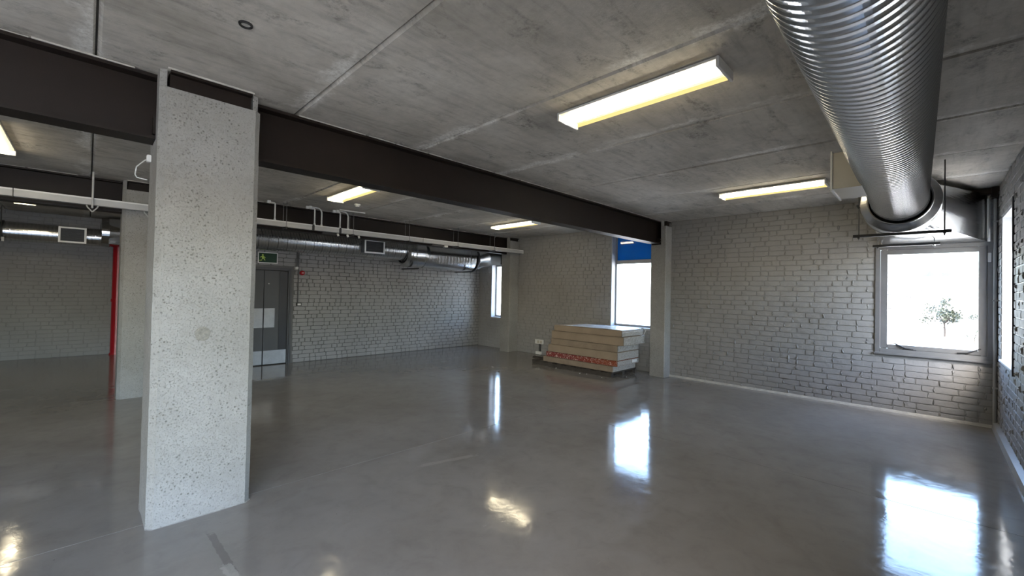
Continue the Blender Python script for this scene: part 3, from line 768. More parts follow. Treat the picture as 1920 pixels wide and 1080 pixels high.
def grille(root, axis, plane, x0, x1, z0, z1, back, frame_mat, name='register'):
    """air register box on the side of a duct: plane is the y of its face, back the y where it meets the duct"""
    s = 1 if plane > back else -1
    y0, y1 = sorted((plane, back))
    mb = MB(); t = 0.006
    mb.box((x0, y0, z0), (x1, y1, z0+t)); mb.box((x0, y0, z1-t), (x1, y1, z1)); mb.box((x0, y0, z0+t), (x0+t, y1, z1-t)); mb.box((x1-t, y0, z0+t), (x1, y1, z1-t))
    bx = rel(mb.build('register_box', frame_mat[1]), root)
    mb = MB(); f = 0.032; a, b = sorted((plane+s*0.014, plane))
    frame_rect(mb, 'Y', a, b, x0-0.015, x1+0.015, z0-0.015, z1+0.015, f); rel(mb.build('register_frame', frame_mat[0], bevel=0.002), root)
    k = 0; zz = z0+0.03
    mb = MB()
    while zz < z1-0.03:
        vs = [(x0+0.016, plane-s*0.004, zz), (x1-0.016, plane-s*0.004, zz), (x1-0.016, plane-s*0.022, zz+0.012), (x0+0.016, plane-s*0.022, zz+0.012)]
        vs2 = [(a_, b_, c_+0.003) for a_, b_, c_ in vs]; mb.add(vs+vs2, [(0, 1, 2, 3), (7, 6, 5, 4), (0, 1, 5, 4), (1, 2, 6, 5), (2, 3, 7, 6), (3, 0, 4, 7)]); zz += 0.022
    lv = rel(mb.build('louvres', M['doorgrey']), root); lv['kind'] = 'stuff'
    mb = MB(); mb.box((x0+0.006, plane-s*0.055, z0+0.006), (x1-0.006, plane-s*0.05, z1-0.006)); rel(mb.build('damper_plate', M['doorgrey']), root)

# big duct, right bay
D0 = Vector((-4.5, 0.095, 2.665)); D1 = Vector((6.10, 0.250, 2.655)); ax = (D1-D0).normalized()
dr = empty('air_duct', (3.0, 0.2, 2.66), 'large spiral galvanised duct running overhead to the view window', 'air duct')
mb = MB(); gr = MB(); ribbed(mb, D0, D1, 0.221, 0.052, n=72, rib=0.007, seam=0.010, groove=gr); rel(mb.build('spiral_tube', M['duct'], smooth=False), dr); rel(gr.build('lock_seam', M['seam']), dr)
def sm(o, ang=0.6):
    for p in o.data.polygons: p.use_smooth = True
    return o
mb = MB(); E0 = D1-ax*0.06
revolve(mb, E0, ax, [(0, 0.224), (0.10, 0.226), (0.11, 0.25), (0.06, 0.249), (0.0, 0.2495)]); rel(mb.build('inner_lip', M['black']), dr)
mb = MB(); revolve(mb, E0, ax, [(0.02, 0.25), (-0.02, 0.252), (-0.022, 0.262), (0.0, 0.268), (0.085, 0.325), (0.10, 0.33), (0.18, 0.33), (0.185, 0.322), (0.19, 0.322), (0.195, 0.33), (0.36, 0.33), (0.37, 0.335), (0.39, 0.335), (0.40, 0.325)]); rel(mb.build('sleeve', M['sleeve']), dr)
mb = MB(); revolve(mb, E0, ax, [(-0.17, 0.228), (-0.165, 0.233), (-0.03, 0.235), (-0.025, 0.229)]); rel(mb.build('collar', M['sheet']), dr)
TX = E0+ax*0.40
rect = [(XF-0.03, -0.50, 2.365), (XF-0.03, 0.50, 2.365), (XF-0.03, 0.50, 2.97), (XF-0.03, -0.50, 2.97)]
mb = MB(); loft_circle_rect(mb, TX, (1, 0, 0), 0.325, rect); rel(mb.build('transition', M['sheet']), dr)
mb = MB(); frame_rect(mb, 'X', XF-0.03, XF, -0.525, 0.52, 2.363, 2.99, 0.025); rel(mb.build('wall_flange', M['sheet']), dr)
for t_, w_ in ((0.02, 0.012),):
    rel(MB().tube([(E0.x-0.012, E0.y+0.325, 2.60), (E0.x-0.012, E0.y+0.345, 2.64)], 0.012, 8).build('clip', M['sheet']), dr)
grille(dr, 'Y', 0.60, 4.42, 4.92, 2.52, 2.825, 0.36, (M['white'], M['boxcream']))
def hanger(label, x, y0, y1, zb, ztop=CEIL, w=0.041):
    root = empty('duct_hanger', (x, (y0+y1)/2, zb), label, 'duct hanger', 'strut hangers under the big duct')
    mb = MB(); t = 0.004
    mb.box((x-w/2, y0, zb), (x+w/2, y1, zb+t)); mb.box((x-w/2, y0, zb+t), (x-w/2+t, y1, zb+0.030)); mb.box((x+w/2-t, y0, zb+t), (x+w/2, y1, zb+0.030))
    rel(mb.build('strut_bar', M['blackmetal']), root)
    for yy in (y0+0.05, y1-0.05):
        rel(MB().tube([(x, yy, zb-0.03), (x, yy, ztop)], 0.006, 8).build('threaded_rod', M['framegrey']), root)
        rel(MB().tube([(x, yy, zb-0.012), (x, yy, zb-0.001)], 0.013, 6).build('nut', M['sheet']), root)
    return root
hanger('black strut bar across under the big duct sleeve, nearer one', 6.15, -0.14, 0.64, 2.292)
hanger('black strut bar across under the duct transition, nearer the window', 7.35, -0.07, 0.56, 2.285)
# left duct above the door wall
LY = 9.20
dl = empty('air_duct', (4.0, LY, 2.53), 'spiral galvanised duct along the brick wall above the double door', 'air duct')
mb = MB(); gr = MB(); ribbed(mb, (1.0-0.26, LY, 2.535), (5.50, LY, 2.535), 0.225, 0.056, n=56, rib=0.005, seam=0.014, groove=gr, every=3); rel(mb.build('spiral_tube', M['duct']), dl); rel(gr.build('lock_seam', M['seam']), dl)
ax2 = (1, 0, 0)
mb = MB(); revolve(mb, (5.46, LY, 2.515), ax2, [(0.0, 0.23), (0.06, 0.232), (0.07, 0.25), (0.03, 0.252)]); rel(mb.build('inner_lip', M['black']), dl)
mb = MB(); revolve(mb, (5.42, LY, 2.49), ax2, [(0.05, 0.255), (0.0, 0.258), (0.0, 0.268), (0.045, 0.332), (0.05, 0.338), (0.055, 0.325), (0.11, 0.325), (0.115, 0.34), (0.38, 0.34), (0.385, 0.33), (0.46, 0.33), (0.465, 0.336), (0.50, 0.336), (0.505, 0.33)]); rel(mb.build('sleeve', M['duct']), dl)
mb = MB(); ribbed(mb, (5.92, LY, 2.475), (7.62, LY, 2.475), 0.326, 0.10, n=64, rib=0.003, seam=0.002); rel(mb.build('wide_tube', M['duct']), dl)
mb = MB(); revolve(mb, (7.58, LY, 2.475), ax2, [(0.0, 0.331), (0.02, 0.345), (0.06, 0.345), (0.07, 0.331)]); rel(mb.build('end_ring', M['blackmetal']), dl)
rect = [(XM-0.03, 8.62, 2.365), (XM-0.03, 9.52, 2.365), (XM-0.03, 9.52, 2.90), (XM-0.03, 8.62, 2.90)]
mb = MB(); loft_circle_rect(mb, (7.64, LY, 2.475), (1, 0, 0), 0.33, rect); rel(mb.build('transition', M['duct']), dl)
mb = MB(); frame_rect(mb, 'X', XM-0.03, XM-0.001, 8.60, 9.54, 2.35, 2.91, 0.025); rel(mb.build('wall_flange', M['blackmetal']), dl)
grille(dl, 'Y', 8.82, 4.27, 4.72, 2.40, 2.67, 9.03, (M['bright'], M['doorgrey']))
for k, (x, lab) in enumerate(((5.62, 'thin black strut bar under the door-wall duct sleeve'), (7.30, 'thin black strut bar under the door-wall duct, near the narrow window'))):
    r_ = hanger(lab, x, LY-0.40, LY+0.34, 2.098); r_['group'] = 'strut hangers under the door-wall duct'
# rear duct in the recess
RY = 12.72
dd = empty('air_duct', (-1.0, RY, 2.58), 'dim galvanised duct along the wall of the left recess', 'air duct')
mb = MB(); ribbed(mb, (XL+0.05, RY, 2.575), (0.30, RY, 2.575), 0.185, 0.056, n=40, rib=0.005, seam=0.01); rel(mb.build('spiral_tube', M['duct']), dd)
mb = MB(); revolve(mb, (0.16, RY-0.02, 2.70), ax2, [(0.0, 0.19), (0.02, 0.30), (0.14, 0.32), (0.15, 0.31), (0.34, 0.29), (0.50, 0.28)], 40); rel(mb.build('sleeve', M['sheet']), dd)
mb = MB(); mb.box((0.24, RY-0.30, 2.44), (XRET-0.005, RY+0.30, 2.98)); rel(mb.build('plenum_box', M['sheet'], bevel=0.05), dd)
grille(dd, 'Y', 12.40, -0.43, -0.06, 2.42, 2.71, 12.60, (M['bright'], M['doorgrey']))
root = empty('duct_hanger', (-1.19, RY, 2.35), 'dark hanger strap round the recess duct at the left picture edge', 'duct hanger')
mb = MB(); revolve(mb, (-1.21, RY, 2.575), ax2, [(0.0, 0.195), (0.0, 0.205), (0.04, 0.205), (0.04, 0.195)], 40); rel(mb.build('strap', M['blackmetal']), root)
rel(MB().tube([(-1.19, RY-0.2, 2.40), (-1.19, RY-0.2, CEIL)], 0.008, 8).build('threaded_rod', M['sheet']), root)
rel(MB().tube([(-1.165, RY-0.21, 2.36), (-1.165, RY-0.21, 2.44)], 0.018, 8).build('turnbuckle', M['white']), root)

# red riser pipe
rp = empty('riser_pipe', (0.485, 13.10, 0), 'red painted riser pipe in the recess corner behind the columns', 'pipe')
rel(MB().tube([(0.485, 13.10, 0.02), (0.485, 13.10, 2.44)], 0.105, 20).build('pipe', M['red'], smooth=False), rp)
rel(MB().tube([(0.485, 13.10, 0), (0.485, 13.10, 0.03)], 0.12, 20).build('base_collar', M['red']), rp)
rel(MB().tube([(0.485, 13.10, 1.19), (0.485, 13.10, 1.25)], 0.118, 20).build('coupling', M['red']), rp)

# ------------------------------------------------------------------ white trunking, hangers, conduits
tr = empty('cable_trunking', (2.0, 7.79, 2.62), 'long grey-white cable trunking hung in front of the rear beam', 'cable trunking')
cuts = [-5.9, -3.1, -0.655, 1.75, 2.79, 3.27, 5.05, 7.2, 8.18]
for a, b in zip(cuts[:-1], cuts[1:]):
    rel(MB().box((a+0.004, 7.745, 2.615), (b-0.004, 7.835, 2.697)).build('trunk_length', M['offwhite'], bevel=0.003), tr)
    rel(MB().box((a+0.004, 7.739, 2.690), (b-0.004, 7.841, 2.708)).build('lid', M['white'], bevel=0.002), tr)
for c in (2.79, 3.27): rel(MB().box((c-0.03, 7.737, 2.606), (c+0.012, 7.843, 2.712)).build('coupler', M['blackmetal'], bevel=0.004), tr)
rel(MB().box((8.17, 7.742, 2.612), (8.19, 7.838, 2.71)).build('end_cap', M['white'], bevel=0.004), tr)
names = ['first', 'second', 'third', 'fourth', 'fifth']
for k, x in enumerate((2.33, 3.49, 4.69, 5.96, 7.10)):
    root = empty('trunking_hanger', (x, 7.79, 2.60), 'pair of thin rods holding the white trunking, %s right of the nearest column' % names[k], 'hanger', 'rod hangers of the trunking')
    for yy in (7.705, 7.875): rel(MB().tube([(x, yy, 2.575), (x, yy, CEIL)], 0.005, 6).build('threaded_rod', M['framegrey']), root)
    rel(MB().box((x-0.02, 7.69, 2.588), (x+0.02, 7.89, 2.612)).build('bracket', M['blackmetal']), root)
for x, lab in ((0.015, 'single white rod hanging the trunking left of the second column'), (0.577, 'single white rod hanging the trunking in front of the second column')):
    root = empty('trunking_hanger', (x, 7.72, 2.55), lab, 'hanger')
    rel(MB().tube([(x, 7.715, 2.57), (x, 7.715, CEIL)], 0.011, 8).build('rod', M['offwhite']), root)
    mb = MB()
    for s in (-1, 1): mb.tube([(x, 7.715, 2.52), (x+s*0.045, 7.73, 2.58), (x+s*0.055, 7.73, 2.607)], 0.008, 6)
    rel(mb.build('hook', M['offwhite']), root)
cond = [(2.175, 2.085, 'white conduit drop nearest the big column, from ceiling to trunking'), (2.815, 2.69, 'white conduit drop left of the first pair, right-angled top'),
        (2.936, 2.74, 'white conduit drop with swept bend, first pair'), (3.27, 3.16, 'white conduit drop right-angled at top, second pair'), (3.42, 3.22, 'white conduit drop with swept bend, second pair')]
for i, (x, xs_, lab) in enumerate(cond):
    root = empty('conduit', (x, 7.79, 2.71), lab, 'conduit', 'conduit drops into the trunking')
    rb = 0.025 if i in (0, 1, 3) else 0.085; zt = 3.0 if i in (0, 1, 3) else 3.022
    pts = [(x, 7.79, 2.710)]+[(x-rb+rb*math.cos(t), 7.79, zt-rb+rb*math.sin(t)) for t in [PI/2*j/6 for j in range(7)]]+[(xs_, 7.79, zt)]
    rel(MB().tube(pts, 0.0125, 10).build('pipe', M['white'], smooth=True), root)
    rel(MB().box((xs_-0.03, 7.765, zt-0.018), (xs_+0.02, 7.815, zt+0.03 if zt+0.03 < CEIL else CEIL)).build('junction_box', M['white'], bevel=0.004), root)
    rel(MB().tube([(x, 7.79, 2.710), (x, 7.79, 2.735)], 0.018, 10).build('bush', M['white']), root)
root = empty('conduit', (3.45, 7.62, CEIL-0.02), 'short white conduit clipped flat to the ceiling beside the lamp', 'conduit')
rel(MB().tube([(3.19, 7.64, CEIL-0.016), (3.66, 7.60, CEIL-0.016)], 0.012, 8).build('pipe', M['white']), root)
root = empty('tap_off_box', (3.12, 7.79, 2.56), 'small black box with white plugs slung under the trunking', 'junction box')
rel(MB().box((2.95, 7.76, 2.565), (3.20, 7.83, 2.60)).build('body', M['black'], bevel=0.004), root)
for a in (3.22, 3.40, 3.62): rel(MB().tube([(a, 7.76, 2.60), (a+0.01, 7.75, 2.555)], 0.02, 8).build('plug', M['white']), root)
root = empty('tap_off_box', (5.65, 7.79, 2.56), 'small black box with white end under the trunking, above the wide duct', 'junction box')
rel(MB().box((5.30, 7.76, 2.575), (5.62, 7.83, 2.605)).build('body', M['black'], bevel=0.004), root)
rel(MB().box((5.62, 7.75, 2.565), (5.72, 7.83, 2.61)).build('plug', M['white'], bevel=0.008), root)

# smoke detector, ceiling ring, loose cable
root = empty('smoke_detector', (3.22, 6.98, CEIL), 'small white smoke detector on ceiling by the lamp', 'smoke detector')
mb = MB(); revolve(mb, (3.22, 6.98, CEIL+0.002), (0.0001, 0, -1), [(0, 0.001), (0, 0.052), (0.02, 0.05), (0.03, 0.034), (0.045, 0.03), (0.05, 0.001)], 20); rel(mb.build('body', M['white']), root)
root = empty('ceiling_ring', (0.579, 2.69, CEIL), 'small dark ring around a pale plug in the ceiling slab', 'ring')
mb = MB(); revolve(mb, (0.579, 2.69, CEIL+0.008), (0.0001, 0, -1), [(0, 0.024), (0.012, 0.024), (0.014, 0.032), (0.010, 0.035), (0, 0.035)], 24); rel(mb.build('rim', M['black']), root)
mb = MB(); revolve(mb, (0.579, 2.69, CEIL+0.008), (0.0001, 0, -1), [(0.005, 0.0242), (0.006, 0.001)], 24); rel(mb.build('plug', M['grout']), root)
root = empty('loose_cable', (0.28, 4.2, 2.4), 'short loop of white cable hanging beside the nearest column top', 'cable')
rel(MB().tube([(0.29, 4.02, 2.50), (0.27, 4.06, 2.50), (0.23, 4.14, 2.46), (0.225, 4.18, 2.41), (0.235, 4.16, 2.385), (0.29, 4.12, 2.37)], 0.0045, 8).build('wire', M['white'], smooth=True), root)
rel(MB().box((0.275, 3.99, 2.48), (0.302, 4.04, 2.53)).build('clip', M['white'], bevel=0.004), root)

# ------------------------------------------------------------------ fittings on the door wall
yw = YD-0.008
root = empty('exit_sign', (2.56, yw, 2.08), 'green exit sign box with running figure above the door', 'exit sign')
sx0, sx1, sz0, sz1 = 2.375, 2.725, 2.075, 2.285
mb = MB(); mb.box((sx0, yw-0.05, sz0), (sx1, yw, sz1)); rel(mb.build('housing', M['doorgrey'], bevel=0.003), root)
mb = MB(); frame_rect(mb, 'Y', yw-0.058, yw-0.048, sx0-0.006, sx1+0.006, sz0-0.006, sz1+0.006, 0.018); rel(mb.build('bezel', M['white'], bevel=0.002), root)
rel(MB().box((sx0+0.012, yw-0.054, sz0+0.012), (sx1-0.012, yw-0.049, sz1-0.012)).build('face', M['signgreen']), root)
mb = MB(); c0 = 2.455; zc0 = 2.178; yf = yw-0.0545
def flat(poly): mb.prism(poly, lambda a, z: (c0+a, yf-0.002, zc0+z), lambda a, z: (c0+a, yf+0.001, zc0+z))
flat([(0.018*math.cos(t), 0.052+0.018*math.sin(t)) for t in [2*PI*i/10 for i in range(10)]])
flat([(-0.02, 0.03), (0.02, 0.034), (0.03, -0.012), (-0.012, -0.02)])
flat([(0.018, 0.03), (0.052, 0.004), (0.045, -0.006), (0.012, 0.014)]); flat([(-0.02, 0.03), (-0.05, 0.008), (-0.044, -0.002), (-0.012, 0.014)])
flat([(0.005, -0.015), (0.03, -0.012), (0.05, -0.05), (0.036, -0.056), (0.018, -0.03)]); flat([(-0.012, -0.02), (0.012, -0.016), (-0.02, -0.046), (-0.056, -0.05), (-0.056, -0.062), (-0.012, -0.058)])
rel(mb.build('pictogram', M['signlime']), root)
root = empty('fire_alarm', (3.19, yw, 1.90), 'red fire alarm sounder on the brick wall beside the door', 'alarm')
mb = MB(); revolve(mb, (3.222, yw, 1.905), (0, -1, 0), [(0, 0.001), (0, 0.05), (0.02, 0.052), (0.045, 0.046), (0.06, 0.03), (0.064, 0.001)], 24); rel(mb.build('sounder', M['red'], smooth=True), root)
rel(MB().tube([(3.222, yw-0.064, 1.905), (3.222, yw-0.07, 1.905)], 0.012, 10).build('lens', M['white']), root)
root = empty('wall_device', (3.115, yw, 2.0), 'small white device on the brick wall above the red alarm', 'sensor')
rel(MB().box((3.085, yw-0.03, 1.982), (3.148, yw, 2.03)).build('body', M['white'], bevel=0.008), root)
root = empty('light_switch', (3.172, yw, 1.235), 'white switch in black box below the red alarm', 'switch')
rel(MB().box((3.122, yw-0.035, 1.205), (3.225, yw, 1.268)).build('back_box', M['black'], bevel=0.006), root)
rel(MB().box((3.14, yw-0.042, 1.217), (3.207, yw-0.034, 1.256)).build('plate', M['white'], bevel=0.003), root)
for x, z0, lab in ((3.113, 2.03, 'thin dark conduit dropping to the white wall device'), (3.148, 1.268, 'thin dark conduit dropping past the alarm to the switch')):
    root = empty('conduit', (x, yw, z0), lab, 'conduit', 'dark conduits on the door wall')
    rel(MB().tube([(x, yw-0.014, z0), (x, yw-0.014, CEIL-0.02)], 0.011, 8).build('pipe', M['doordark']), root)
    for zz in ([2.2] if z0 > 2 else [1.55, 2.2]): rel(MB().box((x-0.018, yw-0.02, zz), (x+0.018, yw, zz+0.012)).build('saddle', M['doorgrey']), root)

# socket group on the middle wall
xw = XM-0.01
root = empty('wall_socket', (xw, 7.12, 0.30), 'white double wall socket left of the mattress stack', 'socket')
rel(MB().box((xw-0.035, 6.985, 0.272), (xw, 7.262, 0.385)).build('plate', M['white'], bevel=0.006), root)
for yy in (7.055, 7.15): rel(MB().box((xw-0.040, yy-0.03, 0.295), (xw-0.033, yy+0.03, 0.362)).build('outlet', M['boxcream'], bevel=0.003), root)
for yy in (7.075, 7.12): rel(MB().tube([(xw-0.018, yy, 0.275), (xw-0.02, yy+0.004, 0.16), (xw-0.02, yy, 0.06)], 0.012, 8).build('cable', M['black']), root)
root = empty('junction_box', (xw, 7.12, 0.0), 'small white box at floor level below the double socket', 'junction box')
rel(MB().box((xw-0.06, 7.03, 0.012), (xw, 7.215, 0.082)).build('body', M['white'], bevel=0.006), root)
root = empty('timber_offcut', (7.9, 6.55, 0), 'dirty board offcut on the floor left of the pallet', 'timber')
rel(MB().box((7.75, 6.42, 0.0), (7.85, 6.95, 0.028)).build('board', M['pallet'], bevel=0.003), root)

# ------------------------------------------------------------------ pallet and mattresses
root = empty('pallet', (7.52, 5.3, 0), 'low dark pallet under the stack of mattresses', 'pallet')
for i in range(3):
    x = 7.06+i*0.41; rel(MB().box((x, 4.32, 0.0), (x+0.09, 6.34, 0.072)).build('runner', M['pallet'], bevel=0.003), root)
for i in range(9):
    y = 4.30+i*0.242; rel(MB().box((7.05, y, 0.072), (7.98, y+0.11, 0.092)).build('deck_board', M['pallet'], bevel=0.002), root)
mats = [(0.093, 0.208, 4.30, 6.04, 7.08, 7.95, 'dustytan', 'lowest tan mattress, lying directly on the dark pallet'),
        (0.209, 0.318, 4.215, 5.975, 7.10, 7.93, 'floral', 'red floral mattress, second from the bottom of the stack'),
        (0.319, 0.478, 4.215, 5.92, 7.10, 7.92, 'tan', 'tan mattress resting on the red floral one'),
        (0.479, 0.610, 4.225, 5.86, 7.12, 7.94, 'dustytan', 'darker tan mattress, third from the top of the stack'),
        (0.611, 0.778, 4.10, 5.845, 7.12, 7.95, 'tan', 'tan mattress just beneath the topmost one, jutting right'),
        (0.779, 0.905, 4.13, 5.76, 7.10, 7.92, 'tan', 'topmost tan mattress with a pale plastic sheet over it')]
for i, (z0, z1, y0, y1, xa, xb, mt, lab) in enumerate(mats):
    root = empty('mattress', ((xa+xb)/2, (y0+y1)/2, z0), lab, 'mattress', 'mattresses stacked on the pallet')
    bm = bmesh.new(); nx, ny = 6, 14
    def P(a, b, top):
        x = xa+(xb-xa)*a/nx; y = y0+(y1-y0)*b/ny
        s = 0.003*mnoise.noise(Vector((x*3, y*3, i*5.1+(3 if top else 0))))
        return (x, y, (z1-0.003+s) if top else (z0+0.003))
    top = [[bm.verts.new(P(a, b, True)) for b in range(ny+1)] for a in range(nx+1)]
    bot = [[bm.verts.new(P(a, b, False)) for b in range(ny+1)] for a in range(nx+1)]
    for a in range(nx):
        for b in range(ny):
            bm.faces.new((top[a][b], top[a+1][b], top[a+1][b+1], top[a][b+1])); bm.faces.new((bot[a][b], bot[a][b+1], bot[a+1][b+1], bot[a+1][b]))
    for a in range(nx):
        for b in (0, ny): bm.faces.new((top[a][b], top[a+1][b], bot[a+1][b], bot[a][b]))
    for b in range(ny):
        for a in (0, nx): bm.faces.new((top[a][b], top[a][b+1], bot[a][b+1], bot[a][b]))
    bmesh.ops.recalc_face_normals(bm, faces=bm.faces)
    bmesh.ops.bevel(bm, geom=[e for e in bm.edges if e.calc_face_angle(0) > 0.8], offset=0.008, segments=2, affect='EDGES')
    body = rel(bobj('body', bm, M[mt]), root)
    endm = M['speckle']
    rel(MB().box((xa+0.008, y0-0.005, z0+0.008), (xb-0.008, y0+0.01, z1-0.008)).build('end_panel', endm, bevel=0.004), root)
    if i == 5:
        # draped plastic sheet on top, turned down at the right end
        vs = []; fs = []; na, nb = 14, 24
        for a in range(na+1):
            for b in range(nb+1):
                x = xa+0.01+(xb-xa-0.02)*a/na; y = y0-0.01+(y1-y0-0.25)*b/nb
                z = z1+0.005+0.006*abs(mnoise.noise(Vector((x*9, y*9, 2.2))))
                if b == 0: y -= 0.004; z -= 0.05+0.02*mnoise.noise(Vector((x*8, 0, 0)))
                vs.append((x, y, z))
        for a in range(na):
            for b in range(nb): q = a*(nb+1)+b; fs.append((q, q+1, q+nb+2, q+nb+1))
        o = obj('plastic_sheet', vs, fs, M['plastic'], None, True); md = o.modifiers.new('t', 'SOLIDIFY'); md.thickness = 0.002; rel(o, root)
        rel(MB().tube([(7.80, y0+0.02, z1+0.012), (7.86, y0-0.03, z1+0.02), (7.93, y0-0.06, z1-0.03), (7.90, y0-0.03, z1-0.12)], 0.007, 6).build('loose_strap', M['paper']), root)
    if i == 1:
        rel(MB().box((7.62, y0-0.02, z0+0.03), (7.82, y0-0.004, z0+0.10)).build('white_tag', M['paper'], bevel=0.008), root)
r = random.Random(5)
for x, y, sl_ in ((7.02, 5.62, 'tiny white scrap on the floor by the left half of the pallet'), (6.93, 4.95, 'tiny white scrap on the floor before the middle of the pallet, left one of two'), (6.98, 4.82, 'tiny white scrap on the floor before the middle of the pallet, right one of two'),
        (6.90, 4.42, 'tiny white scrap on the floor off the near corner of the pallet'), (7.35, 4.16, 'tiny white scrap on the floor beyond the right end of the pallet')):
    s = 0.009+0.007*r.random(); mb = MB((x, y, 0))
    pts = [(x+s*math.cos(t)*r.uniform(0.6, 1.2), y+s*math.sin(t)*r.uniform(0.6, 1.2), 0.002+0.006*r.random()) for t in [2*PI*k/6 for k in range(6)]]
    mb.add(pts+[(x, y, 0.007)]+[(a, b, 0.0) for a, b, c in pts], [(k, (k+1) % 6, 6) for k in range(6)]+[(7+k, 7+(k+1) % 6, (k+1) % 6, k) for k in range(6)])
    o = mb.build('paper_scrap', M['paper']); tag(o, sl_, 'scrap', 'paper scraps around the pallet')

# ------------------------------------------------------------------ corner by the view window
o = MB().box((XF-0.10, YS+0.005, 2.955), (XF-0.012, 0.05, 3.035)).box((XF-0.16, YS+0.004, 2.90), (XF-0.02, YS+0.075, 3.034)).build('steel_lintel', M['steel'], bevel=0.004)
tag(o, 'short dark brown steel lintel in the ceiling corner above the view window', 'lintel', kind='structure')
for x, y, r_, lab in ((XF-0.045, YS+0.035, 0.016, 'pale vertical pipe running down the room corner'), (XF-0.10, YS+0.10, 0.009, 'thin upright conduit beside the corner pipe')):
    root = empty('corner_pipe', (x, y, 0), lab, 'pipe')
    rel(MB().tube([(x, y, 0.0 if r_ > 0.01 else 2.4), (x, y, 2.90)], r_, 10).build('pipe', M['plinth'] if r_ > 0.01 else M['offwhite']), root)
    if r_ > 0.01:
        for zz in (0.5, 1.6, 2.6): rel(MB().box((x-0.02, YS+0.002, zz), (x+0.022, y+0.02, zz+0.02)).build('saddle', M['plinth']), root)

# ------------------------------------------------------------------ outside
def m_ground():
    m, nt, b = new_mat('sunlit_dry_ground'); p = wpos(nt)
    c = ramp(nt, noise(nt, p, 0.09, 7, 0.65), [(0.3, (0.34, 0.31, 0.26)), (0.7, (0.48, 0.46, 0.43))])
    c = mixc(nt, ramp(nt, noise(nt, p, 0.35, 5, 0.7), [(0.62, g(0)), (0.72, g(0.7))]), c, (0.16, 0.18, 0.10))
    nt.links.new(c, b.inputs['Base Color']); b.inputs['Roughness'].default_value = 0.9; return m
GZ = -3.6
vs = []; fs = []; n = 60
def gh(x, y):
    d = max(0, x-60); return GZ+d*0.05+1.2*mnoise.noise(Vector((x*0.02, y*0.02, 0)))*min(1, d/60)
for i in range(n+1):
    for j in range(n+1):
        x = -120+(i/n)**1.8*900; y = -300+600*j/n
        vs.append((x, y, gh(x, y)))
for i in range(n):
    for j in range(n): q = i*(n+1)+j; fs.append((q, q+1, q+n+2, q+n+1))
o = obj('ground', vs, fs, m_ground(), None, True); tag(o, 'pale sunlit dry ground outside below the windows', 'ground', kind='structure')
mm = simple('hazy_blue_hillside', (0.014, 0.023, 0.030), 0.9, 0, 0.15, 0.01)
vs = []; fs = []; nn = 160
for j in range(nn+1):
    t = j/nn; y = -260+290*t
    hgt = 9.5*math.exp(-((y-1.5)/8)**2)+5.5*math.exp(-((y+18)/8)**2)+3.2/(1+math.exp((y+8)/3))+9*math.exp(-((y+150)/50)**2)+0.7*mnoise.noise(Vector((y*0.3, 0, 0)))
    for k, (dx, f) in enumerate(((-30, 0.0), (-12, 0.6), (0, 1.0), (20, 0.5), (40, 0.0))):
        vs.append((770+dx, y*0.856, gh(770, y*0.856)-1.5+(max(hgt, -1)+1.5)*0.9*f))
for j in range(nn):
    for k in range(4): q = j*5+k; fs.append((q, q+1, q+6, q+5))
o = obj('mountain', vs, fs, mm, None, True); tag(o, 'hazy blue mountain ridge on the skyline outside the view window', 'mountain', kind='structure')
leafm = simple('sunlit_leaf', (0.0085, 0.0115, 0.0035), 0.6, 0, 0.3, 1.5); barkm = simple('bark', (0.014, 0.010, 0.008), 0.9)
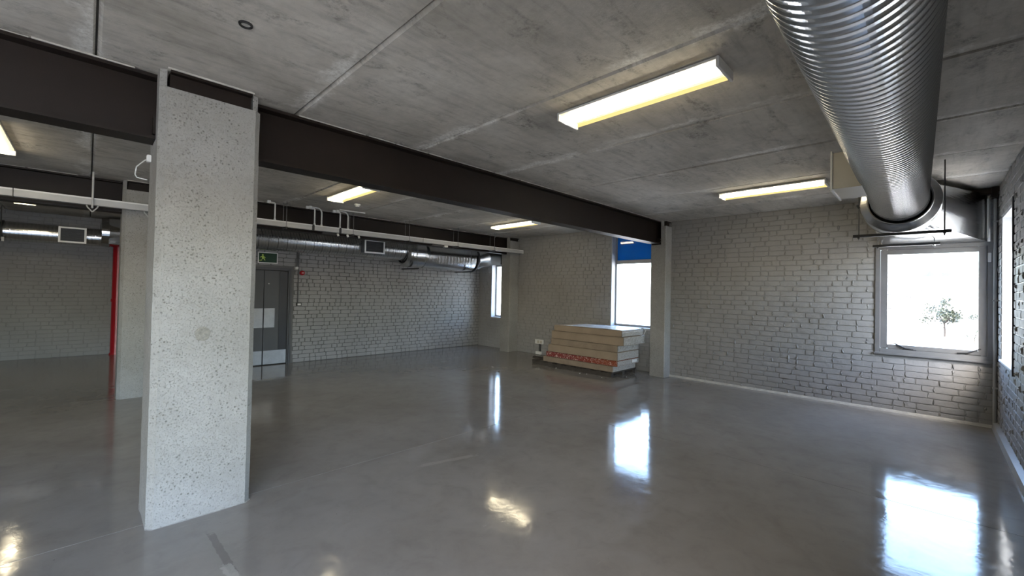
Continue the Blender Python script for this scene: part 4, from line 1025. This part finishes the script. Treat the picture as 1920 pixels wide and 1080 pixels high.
def bush(name, x, y, h, w, seed, nl, label):
    r = random.Random(seed); z0 = gh(x, y); root = empty(name, (x, y, z0), label, 'bush' if 'bush' in name else 'tree', 'plants outside the view window')
    mb = MB(); tips = []
    mb.tube([(x, y, z0-0.1), (x+0.1, y+0.05, z0+h*0.35), (x+0.05, y-0.1, z0+h*0.8)], [h*0.025, h*0.02, h*0.008], 6)
    for k in range(9):
        t = 2*PI*k/9+r.random(); zz = z0+h*r.uniform(0.2, 0.55); L = w*r.uniform(0.5, 1.0)
        p = Vector((x+math.cos(t)*L, y+math.sin(t)*L, zz+h*r.uniform(0.1, 0.4))); tips.append(p)
        mb.tube([(x+0.06, y, zz), (Vector((x, y, zz))+p)/2+Vector((0, 0, 0.1)), p], [h*0.012, h*0.008, h*0.004], 5)
    tips.append(Vector((x, y, z0+h*0.85)))
    rel(mb.build('stem', barkm), root)
    vs = []; fs = []
    for k in range(nl):
        c = r.choice(tips)+Vector((r.gauss(0, w*0.22), r.gauss(0, w*0.22), r.gauss(0, h*0.08)))
        if c.z < z0+0.1: c.z = z0+0.1+r.random()*0.3
        a = Vector((r.uniform(-1, 1), r.uniform(-1, 1), r.uniform(-1, 1))).normalized(); b = a.orthogonal().normalized(); s = r.uniform(0.09, 0.19)*max(h, 2.5)/4
        q = len(vs); vs += [c-a*s, c+b*s*0.5, c+a*s, c-b*s*0.5]; fs.append((q, q+1, q+2, q+3))
    o = obj('foliage', vs, fs, leafm); o['kind'] = 'stuff'; rel(o, root)
bush('garden_tree', 76.0, -1.2, 4.9, 1.7, 1, 1100, 'tallest open-crowned small tree outside the view window')
bush('garden_bush', 85.0, -5.0, 3.0, 1.7, 2, 800, 'dense dark bush right of the small tree outside')
bush('garden_bush', 69.0, -3.4, 1.7, 1.0, 3, 350, 'low yellow-green bush in front of the dense one outside')
bush('garden_bush', 92.0, 3.0, 1.4, 1.1, 4, 250, 'small bush left of the tree outside')
rf = simple('grey_roof', (0.016, 0.016, 0.017), 0.8); hw_ = simple('pale_house_wall', (0.75, 0.73, 0.7), 0.8)
for i, (x, y, s, lab) in enumerate(((108, 7.0, 3.0, 'small pale house left of the tree in the far view'), (120, -9, 3.6, 'small pale house right of the tree in the far view'), (150, 6, 4.0, 'furthest small pale house below the ridge'))):
    z0 = gh(x, y); root = empty('house', (x, y, z0), lab, 'house', 'houses in the far view')
    rel(MB().box((x-s, y-s, z0-0.5), (x+s, y+s, z0+s*0.75)).build('walls', hw_), root)
    rel(MB().add([(x-s*1.1, y-s*1.1, z0+s*0.75), (x+s*1.1, y-s*1.1, z0+s*0.75), (x+s*1.1, y+s*1.1, z0+s*0.75), (x-s*1.1, y+s*1.1, z0+s*0.75), (x, y-s*1.1, z0+s*1.15), (x, y+s*1.1, z0+s*1.15)],
        [(0, 3, 2, 1), (0, 1, 4), (2, 3, 5), (1, 2, 5, 4), (3, 0, 4, 5)]).build('roof', rf), root)
    for dy in (-0.45, 0.45): rel(MB().box((x-s-0.05, y+dy*s-s*0.15, z0+s*0.25), (x-s+0.02, y+dy*s+s*0.15, z0+s*0.55)).build('house_window', rf), root)
